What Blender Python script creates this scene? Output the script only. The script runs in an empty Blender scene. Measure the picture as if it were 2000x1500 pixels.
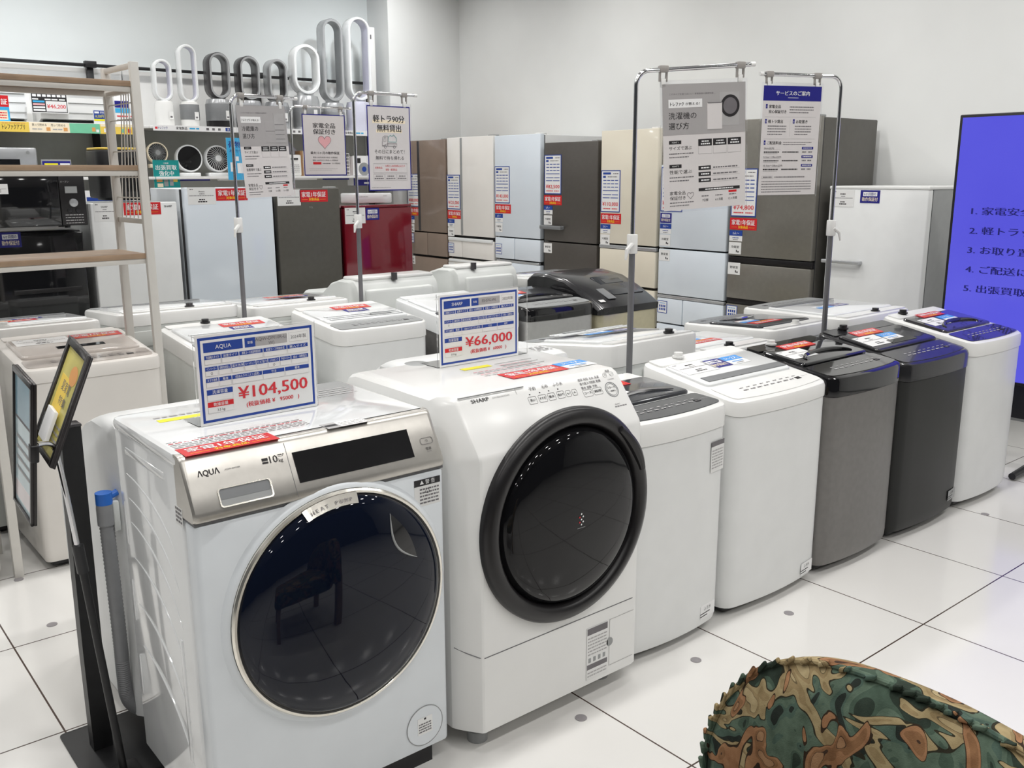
import bpy, math, random
from mathutils import Matrix, Vector
random.seed(7)
D = bpy.data
SC = bpy.context.scene
COL = SC.collection
PI = math.pi

# ------------------------------------------------------------------ camera
F_PX, PITCH, ROLL, YAW = 1818.92, 0.22209164, -0.00379373, 0.68926747
fw = Vector((math.sin(YAW)*math.cos(PITCH), math.cos(YAW)*math.cos(PITCH), -math.sin(PITCH)))
rt = Vector((math.cos(YAW), -math.sin(YAW), 0)); up = rt.cross(fw)
r2 = rt*math.cos(ROLL)+up*math.sin(ROLL); u2 = -rt*math.sin(ROLL)+up*math.cos(ROLL)
cam = D.objects.new('camera', D.cameras.new('camera')); COL.objects.link(cam)
cam.data.sensor_width = 36; cam.data.lens = 36*F_PX/2000; cam.data.clip_start = 0.05
M = Matrix((r2, u2, -fw)).transposed().to_4x4(); M.translation = (-1.70338, -1.3456, 1.48775)
cam.matrix_world = M
SC.camera = cam

# ------------------------------------------------------------------ view, world, lamps
SC.view_settings.view_transform = 'Standard'; SC.view_settings.look = 'None'
SC.view_settings.gamma = 1; SC.view_settings.use_curve_mapping = False
SC.view_settings.exposure = -1.08
W = D.worlds.new('world'); SC.world = W; W.use_nodes = True
W.node_tree.nodes['Background'].inputs[0].default_value = (0.9, 0.95, 1.0, 1)
W.node_tree.nodes['Background'].inputs[1].default_value = 0.10
CEIL = 3.55
def lamp(name, x, y, power, size, color=(1, 0.985, 0.96), aim=None, spread=150):
    l = D.lights.new(name, 'AREA'); l.shape = 'DISK'; l.size = size; l.energy = power; l.color = color
    l.spread = math.radians(spread)
    o = D.objects.new(name, l); COL.objects.link(o); o.location = (x, y, CEIL-0.03)
    if aim is not None:
        o.rotation_euler = (Vector(aim)-o.location).to_track_quat('-Z', 'Y').to_euler()
    return o
for lx in (-3.7, -2.5, -1.3, -0.6, 0.3, 1.2, 2.2, 3.2):
    for ly in (-3.6, -1.6, 0.4, 2.4, 4.4, 6.0):
        lamp('ceiling_downlight', lx, ly, 18, 0.2)
for x, y, a in ((1.6, 1.2, (4.2, 2.2, 2.0)), (1.6, 3.4, (4.2, 4.2, 2.4)), (2.2, -0.6, (4.2, 0.9, 2.2))):
    lamp('ceiling_spotlight', x, y, 9, 0.14, aim=a, spread=70)
for x, a in ((0.2, (0.2, 6.9, 2.1)), (2.6, (3.0, 6.9, 2.4))):
    lamp('ceiling_spotlight', x, 5.0, 9, 0.14, (0.92, 0.96, 1.0), aim=a, spread=70)

# ------------------------------------------------------------------ materials
MATS = {}
def mat(name, col, rough=0.4, metal=0.0, coat=0.0, spec=0.5, trans=0.0, noise=0.0, nscale=60, ior=1.45, emit=None, estr=0, bump=0):
    if name in MATS: return MATS[name]
    m = D.materials.new(name); m.use_nodes = True; nt = m.node_tree; b = nt.nodes['Principled BSDF']
    b.inputs['Base Color'].default_value = (*col, 1); b.inputs['Roughness'].default_value = rough
    b.inputs['Metallic'].default_value = metal; b.inputs['Coat Weight'].default_value = coat
    b.inputs['Coat Roughness'].default_value = 0.04
    b.inputs['Specular IOR Level'].default_value = spec; b.inputs['Transmission Weight'].default_value = trans
    b.inputs['IOR'].default_value = ior
    if emit: b.inputs['Emission Color'].default_value = (*emit, 1); b.inputs['Emission Strength'].default_value = estr
    if noise or bump:
        tc = nt.nodes.new('ShaderNodeTexCoord'); n = nt.nodes.new('ShaderNodeTexNoise'); n.inputs['Scale'].default_value = nscale
        nt.links.new(tc.outputs['Object'], n.inputs['Vector'])
        if noise:
            r = nt.nodes.new('ShaderNodeValToRGB'); nt.links.new(n.outputs['Fac'], r.inputs['Fac'])
            r.color_ramp.elements[0].position = 0.3; r.color_ramp.elements[1].position = 0.7
            r.color_ramp.elements[0].color = (*[c*(1-noise) for c in col], 1); r.color_ramp.elements[1].color = (*[min(1, c*(1+noise)) for c in col], 1)
            nt.links.new(r.outputs['Color'], b.inputs['Base Color'])
        if bump:
            bp = nt.nodes.new('ShaderNodeBump'); bp.inputs['Strength'].default_value = bump; bp.inputs['Distance'].default_value = 0.002
            nt.links.new(n.outputs['Fac'], bp.inputs['Height']); nt.links.new(bp.outputs['Normal'], b.inputs['Normal'])
    MATS[name] = m
    return m
def srgb(r, g, b): return tuple(((c/255)/12.92 if c/255 <= 0.04045 else ((c/255+0.055)/1.055)**2.4) for c in (r, g, b))
mat('white_plastic', (0.80, 0.80, 0.785), 0.22, noise=0.015, nscale=8)
mat('white_gloss', (0.80, 0.815, 0.82), 0.10, coat=0.5, noise=0.015, nscale=8)
mat('white_enamel', (0.785, 0.795, 0.79), 0.30, noise=0.02, nscale=10)
mat('cool_enamel', (0.71, 0.745, 0.775), 0.28, noise=0.02, nscale=10)
mat('ivory_plastic', (0.72, 0.69, 0.65), 0.28, noise=0.02, nscale=10)
mat('beige_lid', (0.58, 0.53, 0.49), 0.12, coat=0.4, noise=0.05, nscale=6)
mat('rear_plastic', (0.70, 0.72, 0.70), 0.35, noise=0.02, nscale=9)
mat('grey_plastic', srgb(120, 122, 124), 0.35, noise=0.04, nscale=20)
mat('mid_grey', srgb(150, 152, 152), 0.35, noise=0.03, nscale=20)
mat('dark_plastic', srgb(38, 38, 40), 0.30, noise=0.05, nscale=30)
mat('charcoal_gloss', srgb(52, 54, 58), 0.15, coat=0.3, noise=0.05, nscale=30)
mat('black_gloss', (0.006, 0.006, 0.007), 0.06, coat=0.6, noise=0.1, nscale=20)
mat('black_satin', (0.012, 0.011, 0.012), 0.32, noise=0.1, nscale=40)
mat('black_metal', (0.012, 0.012, 0.013), 0.42, noise=0.15, nscale=50)
mat('black_lid', (0.018, 0.018, 0.02), 0.22, coat=0.3, noise=0.1, nscale=30)
mat('navy_lid', (0.03, 0.028, 0.032), 0.08, coat=0.8, noise=0.1, nscale=30)
mat('dark_grey_body', srgb(122, 120, 118), 0.36, 0.5, noise=0.05, nscale=40)
mat('black_body', srgb(30, 31, 30), 0.45, noise=0.06, nscale=40)
mat('silver_body', srgb(196, 196, 195), 0.32, 0.6, noise=0.03, nscale=40)
mat('gold_body', srgb(204, 197, 168), 0.30, 0.6, noise=0.03, nscale=40)
mat('champagne', (0.52, 0.50, 0.465), 0.30, 0.75, noise=0.03, nscale=60)
mat('champagne_bright', (0.80, 0.77, 0.70), 0.18, 0.9, noise=0.02, nscale=60)
mat('chrome', (0.75, 0.75, 0.77), 0.12, 1.0, noise=0.02, nscale=20)
mat('grey_tube', srgb(125, 125, 128), 0.35, 0.5, noise=0.03, nscale=20)
mat('dark_glass', (0.003, 0.005, 0.013), 0.03, spec=0.36, noise=0.2, nscale=3)
mat('door_black', (0.005, 0.005, 0.006), 0.04, spec=0.36, noise=0.2, nscale=3)
mat('clip_grey', srgb(160, 156, 152), 0.35, noise=0.03, nscale=20)
mat('hose_grey', srgb(142, 143, 145), 0.5, noise=0.05, nscale=30)
mat('hose_blue', srgb(40, 110, 205), 0.4, noise=0.05, nscale=30)
mat('paper', (0.80, 0.80, 0.79), 0.45, noise=0.01, nscale=20)
mat('paper_pink', (0.70, 0.67, 0.665), 0.35, noise=0.01, nscale=20)
mat('paper_grey', (0.40, 0.385, 0.385), 0.35, noise=0.01, nscale=20)
mat('ink', (0.02, 0.018, 0.02), 0.5, noise=0.1, nscale=20)
mat('ink_grey', (0.16, 0.15, 0.16), 0.5, noise=0.1, nscale=20)
mat('ink_light', (0.42, 0.41, 0.41), 0.5, noise=0.05, nscale=20)
mat('print_blue', srgb(36, 68, 152), 0.4, noise=0.03, nscale=20)
mat('print_navy', srgb(34, 34, 128), 0.4, noise=0.03, nscale=20)
mat('print_light_blue', srgb(70, 150, 225), 0.35, noise=0.03, nscale=20)
mat('print_red', srgb(206, 38, 44), 0.35, noise=0.03, nscale=20)
mat('print_price', srgb(214, 52, 62), 0.4, noise=0.03, nscale=20)
mat('print_yellow', srgb(255, 214, 40), 0.4, noise=0.02, nscale=20)
mat('print_lime', srgb(240, 232, 40), 0.4, noise=0.02, nscale=20)
mat('print_white', (0.86, 0.86, 0.86), 0.4, noise=0.01, nscale=20)
mat('print_teal', srgb(24, 140, 138), 0.4, noise=0.03, nscale=20)
mat('print_sky', srgb(66, 172, 222), 0.4, noise=0.03, nscale=20)
mat('print_green', srgb(120, 198, 160), 0.4, noise=0.03, nscale=20)
mat('print_sand', srgb(238, 206, 92), 0.4, noise=0.03, nscale=20)
mat('print_cream', srgb(246, 232, 205), 0.4, noise=0.03, nscale=20)
mat('print_orange', srgb(222, 160, 96), 0.4, noise=0.03, nscale=20)
mat('print_pink', srgb(232, 176, 180), 0.4, noise=0.03, nscale=20)
mat('glass_clear', (1, 1, 1), 0.02, trans=1.0, ior=1.25, spec=0.4)
mat('film', (0.95, 0.95, 0.97), 0.05, trans=1.0, ior=1.12, spec=0.3)
mat('wood', (0.36, 0.25, 0.165), 0.4, noise=0.12, nscale=14)
mat('rack_paint', (0.64, 0.62, 0.58), 0.4, noise=0.02, nscale=20)
mat('brown_door', srgb(138, 122, 110), 0.14, coat=0.4, noise=0.05, nscale=5)
mat('pearl_door', srgb(236, 233, 228), 0.18, coat=0.3, noise=0.015, nscale=5)
mat('ice_door', srgb(218, 226, 234), 0.12, coat=0.3, noise=0.01, nscale=5)
mat('dark_door', srgb(88, 84, 80), 0.30, 0.2, noise=0.04, nscale=30)
mat('beige_door', srgb(226, 219, 202), 0.16, coat=0.3, noise=0.015, nscale=5)
mat('grey_door', srgb(128, 125, 118), 0.26, 0.3, noise=0.04, nscale=30)
mat('grey_side', srgb(86, 84, 79), 0.45, noise=0.04, nscale=30)
mat('olive_door', srgb(88, 86, 80), 0.35, 0.2, noise=0.05, nscale=30)
mat('red_door', srgb(112, 12, 30), 0.12, coat=0.5, noise=0.05, nscale=5)
mat('grey_panel', srgb(206, 208, 202), 0.5, noise=0.03, nscale=12)
mat('silver_plastic', srgb(186, 188, 190), 0.25, 0.5, noise=0.03, nscale=20)
mat('iron_plastic', srgb(78, 76, 78), 0.25, 0.4, noise=0.03, nscale=20)
mat('lilac_plastic', srgb(206, 206, 222), 0.22, noise=0.02, nscale=20)
mat('mesh_grey', srgb(136, 138, 140), 0.45, 0.3, noise=0.15, nscale=400)
mat('gasket', (0.04, 0.04, 0.042), 0.6, noise=0.1, nscale=20)
mat('seam', (0.14, 0.14, 0.145), 0.6, noise=0.1, nscale=20)
mat('dot_grey', srgb(146, 142, 144), 0.4, noise=0.05, nscale=60)
mat('cardboard', srgb(170, 130, 90), 0.7, noise=0.06, nscale=20)
mat('olive_frame', (0.02, 0.017, 0.017), 0.25, noise=0.1, nscale=20)
mat('khaki_poster', srgb(196, 186, 110), 0.22, noise=0.22, nscale=9)
mat('poster_dusk', srgb(140, 172, 188), 0.12, noise=0.12, nscale=9)
mat('poster_blush', srgb(214, 204, 206), 0.12, noise=0.1, nscale=9)
mat('aqua_poster', srgb(196, 214, 220), 0.12, noise=0.16, nscale=7)

def shader_floor():
    m = D.materials.new('floor_tile'); m.use_nodes = True; nt = m.node_tree; b = nt.nodes['Principled BSDF']
    L = nt.links.new; N = nt.nodes.new
    tc = N('ShaderNodeTexCoord'); sp = N('ShaderNodeSeparateXYZ'); L(tc.outputs['Object'], sp.inputs[0])
    def line(o):
        a = N('ShaderNodeMath'); a.operation = 'DIVIDE'; L(o, a.inputs[0]); a.inputs[1].default_value = 0.6
        f = N('ShaderNodeMath'); f.operation = 'PINGPONG'; L(a.outputs[0], f.inputs[0]); f.inputs[1].default_value = 0.5
        g = N('ShaderNodeMath'); g.operation = 'LESS_THAN'; L(f.outputs[0], g.inputs[0]); g.inputs[1].default_value = 0.0042
        return g.outputs[0]
    mx = N('ShaderNodeMath'); mx.operation = 'MAXIMUM'; L(line(sp.outputs[0]), mx.inputs[0]); L(line(sp.outputs[1]), mx.inputs[1])
    n = N('ShaderNodeTexNoise'); n.inputs['Scale'].default_value = 1.7; n.inputs['Detail'].default_value = 5; L(tc.outputs['Object'], n.inputs['Vector'])
    r = N('ShaderNodeValToRGB'); L(n.outputs['Fac'], r.inputs['Fac'])
    r.color_ramp.elements[0].color = (0.73, 0.715, 0.685, 1); r.color_ramp.elements[1].color = (0.79, 0.78, 0.76, 1)
    mix = N('ShaderNodeMix'); mix.data_type = 'RGBA'; L(mx.outputs[0], mix.inputs['Factor']); L(r.outputs['Color'], mix.inputs['A'])
    mix.inputs['B'].default_value = (0.07, 0.045, 0.035, 1); L(mix.outputs['Result'], b.inputs['Base Color'])
    r2_ = N('ShaderNodeMapRange'); L(n.outputs['Fac'], r2_.inputs['Value']); r2_.inputs['To Min'].default_value = 0.08; r2_.inputs['To Max'].default_value = 0.2
    L(r2_.outputs[0], b.inputs['Roughness'])
    b.inputs['Specular IOR Level'].default_value = 0.5
    MATS['floor_tile'] = m
shader_floor()
def shader_wall(name, col):
    m = mat(name, col, 0.6, noise=0.02, nscale=2.5, spec=0.3)
    return m
shader_wall('wall_paint', (0.79, 0.80, 0.79)); shader_wall('wall_cool', (0.70, 0.735, 0.735)); shader_wall('ceiling_dark', (0.34, 0.34, 0.345))

def shader_fabric():
    m = D.materials.new('floral_tapestry'); m.use_nodes = True; nt = m.node_tree; b = nt.nodes['Principled BSDF']
    L = nt.links.new; N = nt.nodes.new
    tc = N('ShaderNodeTexCoord')
    def blobs(scale, dist, seed, stretch):
        mp = N('ShaderNodeMapping'); mp.inputs['Location'].default_value = (seed, seed*0.7, seed*1.3); mp.inputs['Rotation'].default_value = (0.6, 0, 0); mp.inputs['Scale'].default_value = stretch
        L(tc.outputs['Object'], mp.inputs['Vector']); n = N('ShaderNodeTexNoise'); n.inputs['Scale'].default_value = scale; n.inputs['Detail'].default_value = 1.2; n.inputs['Distortion'].default_value = dist
        L(mp.outputs[0], n.inputs['Vector']); return n.outputs['Fac']
    def ramp(fac, stops, const=True):
        r = N('ShaderNodeValToRGB'); r.color_ramp.interpolation = 'CONSTANT' if const else 'LINEAR'; e = r.color_ramp.elements
        e[0].position = stops[0][0]; e[0].color = (*srgb(*stops[0][1]), 1); e[1].position = stops[1][0]; e[1].color = (*srgb(*stops[1][1]), 1)
        for p, c in stops[2:]: q = e.new(p); q.color = (*srgb(*c), 1)
        L(fac, r.inputs['Fac']); return r.outputs['Color']
    def mask(fac, t):
        g = N('ShaderNodeMath'); g.operation = 'GREATER_THAN'; L(fac, g.inputs[0]); g.inputs[1].default_value = t; return g.outputs[0]
    def over(fac, x, y):
        k = N('ShaderNodeMix'); k.data_type = 'RGBA'; L(fac, k.inputs['Factor']); L(x, k.inputs['A']); L(y, k.inputs['B']); return k.outputs['Result']
    ground = ramp(blobs(11, 1.5, 3.1, (1, 1, 0.8)), ((0.0, (44, 54, 46)), (0.40, (66, 82, 70)), (0.47, (84, 100, 86)), (0.60, (72, 90, 80)), (0.66, (38, 44, 40))))
    f1 = blobs(8, 2.2, 0.4, (1, 0.8, 1.3)); tan = ramp(f1, ((0.0, (46, 44, 34)), (0.552, (150, 134, 100)), (0.60, (136, 118, 86)), (0.655, (96, 84, 62)), (0.665, (158, 142, 108))))
    f2 = blobs(7, 2.4, 7.7, (1, 1.2, 0.8)); rust = ramp(f2, ((0.0, (52, 40, 30)), (0.592, (146, 108, 78)), (0.64, (128, 94, 66)), (0.69, (66, 50, 40)), (0.70, (150, 116, 86))))
    col = over(mask(f1, 0.538), ground, tan); col = over(mask(f2, 0.58), col, rust)
    n2 = N('ShaderNodeTexNoise'); n2.inputs['Scale'].default_value = 45; n2.inputs['Detail'].default_value = 4; L(tc.outputs['Object'], n2.inputs['Vector'])
    mm = N('ShaderNodeMix'); mm.data_type = 'RGBA'; mm.blend_type = 'SOFT_LIGHT'; mm.inputs['Factor'].default_value = 0.7
    L(col, mm.inputs['A']); L(n2.outputs['Fac'], mm.inputs['B'])
    L(mm.outputs['Result'], b.inputs['Base Color']); b.inputs['Roughness'].default_value = 0.9; b.inputs['Specular IOR Level'].default_value = 0.15
    bp = N('ShaderNodeBump'); bp.inputs['Strength'].default_value = 0.3; bp.inputs['Distance'].default_value = 0.002
    n3 = N('ShaderNodeTexNoise'); n3.inputs['Scale'].default_value = 500; L(tc.outputs['Object'], n3.inputs['Vector']); L(n3.outputs['Fac'], bp.inputs['Height']); L(bp.outputs['Normal'], b.inputs['Normal'])
    MATS['floral_tapestry'] = m
shader_fabric()
def shader_screen():
    m = D.materials.new('screen_blue'); m.use_nodes = True; nt = m.node_tree; b = nt.nodes['Principled BSDF']
    tc = nt.nodes.new('ShaderNodeTexCoord'); n = nt.nodes.new('ShaderNodeTexNoise'); n.inputs['Scale'].default_value = 1.2; nt.links.new(tc.outputs['Object'], n.inputs['Vector'])
    r = nt.nodes.new('ShaderNodeValToRGB'); nt.links.new(n.outputs['Fac'], r.inputs['Fac'])
    r.color_ramp.elements[0].color = (*srgb(82, 78, 226), 1); r.color_ramp.elements[1].color = (*srgb(104, 104, 246), 1)
    nt.links.new(r.outputs['Color'], b.inputs['Emission Color']); b.inputs['Emission Strength'].default_value = 1.75
    b.inputs['Base Color'].default_value = (0.01, 0.01, 0.02, 1); b.inputs['Roughness'].default_value = 0.2
    MATS['screen_blue'] = m
shader_screen()

# ------------------------------------------------------------------ mesh helpers
_tc = {}
def glyphs(s, bold):
    k = (s, bold)
    if k not in _tc:
        c = D.curves.new('t', 'FONT'); c.body = s; c.resolution_u = 2
        o = D.objects.new('t', c); COL.objects.link(o); me = o.to_mesh()
        vs = [(v.co.x, v.co.y) for v in me.vertices]; fs = [tuple(p.vertices) for p in me.polygons]
        o.to_mesh_clear(); D.objects.remove(o); D.curves.remove(c)
        x0 = min([v[0] for v in vs] or [0]); x1 = max([v[0] for v in vs] or [1])
        _tc[k] = (vs, fs, x0, x1)
    return _tc[k]
def frame(o, u, v):
    u = Vector(u).normalized(); v = Vector(v).normalized(); n = u.cross(v)
    m = Matrix((u, v, n)).transposed().to_4x4(); m.translation = o
    return m
def ringxy(x0, x1, y0, y1, r, bulge=0.0, n=4, nf=8):
    pts = []
    xc, hw = (x0+x1)/2, (x1-x0)/2
    for (cx, cy, a0) in ((x0+r, y0+r, 180), (x1-r, y0+r, 270), (x1-r, y1-r, 0), (x0+r, y1-r, 90)):
        for i in range(n+1):
            a = math.radians(a0+90*i/n); pts.append((cx+r*math.cos(a), cy+r*math.sin(a)))
        if a0 == 180 and bulge:
            for i in range(1, nf): pts.append((x0+r+(x1-x0-2*r)*i/nf, y0))
    if bulge:
        pts = [(x, y-bulge*(1-((x-xc)/hw)**2)) if y < y0+r+1e-6 else (x, y) for x, y in pts]
    return pts
class MB:
    def __init__(s): s.v = []; s.f = []; s.m = []; s.mats = []; s.M = Matrix()
    def fr(s, M=None): s.M = M or Matrix(); return s
    def _m(s, k):
        if k not in s.mats: s.mats.append(k)
        return s.mats.index(k)
    def raw(s, vs, fs, m):
        b = len(s.v); mi = s._m(m)
        s.v += [tuple(s.M @ Vector(v)) for v in vs]
        s.f += [tuple(b+i for i in f) for f in fs]; s.m += [mi]*len(fs)
        return s
    def loft(s, rings, m, cap0=True, cap1=True, closed=False):
        n = len(rings[0]); vs = [p for r in rings for p in r]; fs = []
        R = len(rings)
        for i in range(R if closed else R-1):
            j = (i+1) % R
            for k in range(n):
                l = (k+1) % n; fs.append((i*n+k, i*n+l, j*n+l, j*n+k))
        if not closed:
            if cap0: fs.append(tuple(reversed(range(n))))
            if cap1: fs.append(tuple(range((R-1)*n, R*n)))
        return s.raw(vs, fs, m)
    def box(s, x0, x1, y0, y1, z0, z1, m, b=0.0, r=None):
        if not b and not r:
            vs = [(x, y, z) for z in (z0, z1) for x, y in ((x0, y0), (x1, y0), (x1, y1), (x0, y1))]
            return s.raw(vs, [(3, 2, 1, 0), (4, 5, 6, 7), (0, 1, 5, 4), (1, 2, 6, 5), (2, 3, 7, 6), (3, 0, 4, 7)], m)
        r = r or b
        def ring(i, z): return [(x, y, z) for x, y in ringxy(x0+i, x1-i, y0+i, y1-i, max(r-i, 1e-4), n=3)]
        if b: rings = [ring(b, z0), ring(b*0.3, z0+b*0.3), ring(0, z0+b), ring(0, z1-b), ring(b*0.3, z1-b*0.3), ring(b, z1)]
        else: rings = [ring(0, z0), ring(0, z1)]
        return s.loft(rings, m)
    def lathe(s, prof, m, n=32, cap0=False, cap1=False):      # prof: (radius, z) about local z
        rings = [[(r*math.cos(2*PI*i/n), r*math.sin(2*PI*i/n), z) for i in range(n)] for r, z in prof]
        return s.loft(rings, m, cap0, cap1)
    def cyl(s, x, y, z0, z1, r, m, n=20):
        M0 = s.M; s.M = M0 @ Matrix.Translation((x, y, 0)); s.lathe([(r, z0), (r, z1)], m, n, True, True); s.M = M0; return s
    def tube(s, pts, r, m, n=8, closed=False, caps=True):
        P = [Vector(p) for p in pts]; rings = []; N = len(P); prev = None
        for i, p in enumerate(P):
            a = P[(i-1) % N] if (closed or i > 0) else p; c = P[(i+1) % N] if (closed or i < N-1) else p
            t = (c-a).normalized()
            if prev is None: u = t.orthogonal().normalized()
            else:
                u = prev-t*prev.dot(t); u = u.normalized() if u.length > 1e-6 else t.orthogonal().normalized()
            prev = u; w = t.cross(u); rr = r[i] if isinstance(r, (list, tuple)) else r
            rings.append([tuple(p+rr*(math.cos(2*PI*k/n)*u+math.sin(2*PI*k/n)*w)) for k in range(n)])
        return s.loft(rings, m, caps, caps, closed)
    def prism(s, poly, x0, x1, m):                              # poly in (y, z), extruded along x
        return s.loft([[(x0, y, z) for y, z in poly], [(x1, y, z) for y, z in poly]], m)
    def slab(s, u0, u1, v0, v1, m, n0=0.0, n1=0.0008):
        return s.box(u0, u1, v0, v1, n0, n1, m)
    def text(s, t, u, v, h, m, al='l', n=0.0012, bold=0.0, w=None, sx=1.0):
        vs, fs, x0, x1 = glyphs(t, 0)
        if not vs: return s
        k = h/0.72; kx = k*sx
        if w: kx = w/(x1-x0)
        tw = (x1-x0)*kx
        o = u - x0*kx - (0 if al == 'l' else tw/2 if al == 'c' else tw)
        for e in ((0,) if not bold else (-bold*1.6*kx, bold*1.6*kx)): s.raw([(o+e+x*kx, v+y*k, n+(0.00012 if e > 0 else 0)) for x, y in vs], fs, m)
        return s
    def dashes(s, u0, u1, v, h, m, seed=0, n=0.0012, seg=0.012):
        rg = random.Random(seed); u = u0
        while u < u1:
            l = seg*rg.uniform(0.5, 1.6); s.raw([(u, v, n), (min(u+l, u1), v, n), (min(u+l, u1), v+h, n), (u, v+h, n)], [(0, 1, 2, 3)], m); u += l+seg*0.25
        return s
    def build(s, name, parent=None, smooth=35, mods=None):
        me = D.meshes.new(name); me.from_pydata(s.v, [], s.f); me.update()
        for k in s.mats: me.materials.append(MATS[k])
        me.polygons.foreach_set('material_index', s.m)
        if smooth:
            me.shade_smooth(); me.set_sharp_from_angle(angle=math.radians(smooth))
        o = D.objects.new(name, me); COL.objects.link(o)
        if parent is not None: o.parent = parent
        return o
def thing(name, label, cat, loc=(0, 0, 0), rz=0.0, group=None):
    o = D.objects.new(name, None); COL.objects.link(o); o.location = loc; o.rotation_euler = (0, 0, rz)
    o.empty_display_size = 0.05
    return tag(o, label, cat, group)
def tag(o, label, cat, group=None):
    o['label'] = label; o['category'] = cat
    if group: o['group'] = group
    return o
def struct(name, mb, label=None):
    o = mb.build(name, smooth=0); o['kind'] = 'structure'
    if label: o['label'] = label
    return o

# ------------------------------------------------------------------ room shell
struct('floor', MB().box(-6, 4.35, -6, 7.15, -0.1, 0, 'floor_tile'))
struct('ceiling', MB().box(-6, 4.35, -6, 7.15, CEIL, CEIL+0.1, 'ceiling_dark'))
struct('wall_back', MB().box(-6, 3.36, 7.0, 7.15, 0, CEIL, 'wall_cool'))
struct('wall_right', MB().box(4.2, 4.35, -6, 6.63, 0, CEIL, 'wall_paint'))
struct('wall_corner_column', MB().box(3.36, 4.35, 6.63, 7.15, 0, CEIL, 'wall_paint'))
struct('baseboard_right', MB().box(4.185, 4.2, -6, 6.63, 0, 0.08, 'mid_grey'))
struct('baseboard_back', MB().box(-6, 3.36, 6.985, 7.0, 0, 0.08, 'mid_grey'))
for x, y, l in ((-0.07, 0.338, 'round grey floor cap under the front edge of the second drum washer'),
                (0.426, 0.338, 'round grey floor cap in front of the white washer with the dark lid'),
                (0.922, 0.338, 'round grey floor cap in front of the all-white slim washer'),
                (2.412, 0.338, 'round grey floor cap in front of the last white washer of the row'),
                (-1.063, 1.892, 'round grey floor cap alone on the tile left of the black sign stand'),
                (-1.064, 2.362, 'round grey floor cap at the foot of the white laundry rack')):
    mb = MB(); mb.cyl(x, y, 0.0, 0.0015, 0.017, 'dot_grey', 24); tag(mb.build('floor_marker'), l, 'floor marker', 'round grey caps set in the floor')

# ------------------------------------------------------------------ printed matter (u right, v up, n out of the sheet)
def lab_red(mb, u, v, w, h, sx=1.0):
    mb.slab(u, u+w, v, v+h, 'print_red')
    mb.text('家電1年保証', u+w/2, v+h*0.44, h*0.36, 'print_white', 'c', bold=0.012, w=w*0.86)
    mb.text('対象商品', u+w/2, v+h*0.12, h*0.2, 'print_yellow', 'c', bold=0.012, w=w*0.36)
    for a in (0.07, 0.72): mb.slab(u+w*a, u+w*(a+0.2), v+h*0.2, v+h*0.215, 'print_yellow', 0, 0.0012)
def lab_white(mb, u, v, w, h, seed=1, brand=None):
    mb.slab(u, u+w, v, v+h, 'paper')
    mb.dashes(u+w*0.08, u+w*0.2, v+h*0.86, h*0.05, 'ink_grey', seed, seg=w*0.05)
    if brand: mb.text(brand, u+w/2, v+h*0.72, h*0.085, 'ink', 'c', bold=0.009)
    else: mb.dashes(u+w*0.38, u+w*0.62, v+h*0.72, h*0.07, 'ink', seed+1, seg=w*0.06)
    mb.dashes(u+w*0.42, u+w*0.6, v+h*0.6, h*0.04, 'ink_grey', seed+2, seg=w*0.04)
    mb.dashes(u+w*0.06, u+w*0.94, v+h*0.5, h*0.035, 'ink_grey', seed+3, seg=w*0.05)
    mb.dashes(u+w*0.4, u+w*0.6, v+h*0.26, h*0.06, 'ink', seed+4, seg=w*0.06)
    mb.dashes(u+w*0.36, u+w*0.68, v+h*0.13, h*0.07, 'ink', seed+5, seg=w*0.06)
def lab_navy(mb, u, v, w, h):
    mb.slab(u, u+w, v, v+h, 'print_navy')
    mb.slab(u+w*0.14, u+w*0.86, v+h*0.54, v+h*0.86, 'print_white', 0, 0.0012)
    mb.text('6ヶ月間の', u+w/2, v+h*0.6, h*0.19, 'print_navy', 'c', n=0.0016, bold=0.009, w=w*0.6)
    mb.text('動作保証付', u+w/2, v+h*0.17, h*0.24, 'print_cream', 'c', bold=0.009, w=w*0.8)
def lab_blue(mb, u, v, w, h, t='1〜2人'):
    mb.slab(u, u+w, v, v+h*0.5, 'paper'); mb.slab(u, u+w, v+h*0.5, v+h, 'print_light_blue')
    mb.text(t, u+w/2, v+h*0.62, h*0.24, 'print_white', 'c', bold=0.009)
    mb.dashes(u+w*0.2, u+w*0.8, v+h*0.26, h*0.1, 'print_light_blue', 3, seg=w*0.08); mb.dashes(u+w*0.3, u+w*0.7, v+h*0.1, h*0.07, 'ink_grey', 4, seg=w*0.06)
def lab_people(mb, u, v, w, h):
    mb.slab(u, u+w, v, v+h, 'paper'); mb.slab(u, u+w, v+h*0.5, v+h, 'print_blue', 0, 0.0011)
    mb.text('3人〜', u+w/2, v+h*0.64, h*0.22, 'print_white', 'c', n=0.0016)
    mb.dashes(u+w*0.25, u+w*0.75, v+h*0.27, h*0.08, 'print_blue', 3, seg=w*0.1); mb.dashes(u+w*0.3, u+w*0.7, v+h*0.1, h*0.06, 'ink', 4, seg=w*0.1)
def lab_room(mb, u, v, w, h, t='冷蔵室'):
    mb.slab(u, u+w, v, v+h, 'paper'); mb.text(t, u+w*0.5, v+h*0.52, h*0.17, 'ink', 'c', bold=0.009, w=w*0.66)
    mb.slab(u+w*0.6, u+w*0.68, v+h*0.16, v+h*0.36, 'ink', 0, 0.0012); mb.slab(u+w*0.72, u+w*0.82, v+h*0.14, v+h*0.28, 'ink', 0, 0.0012)
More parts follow.
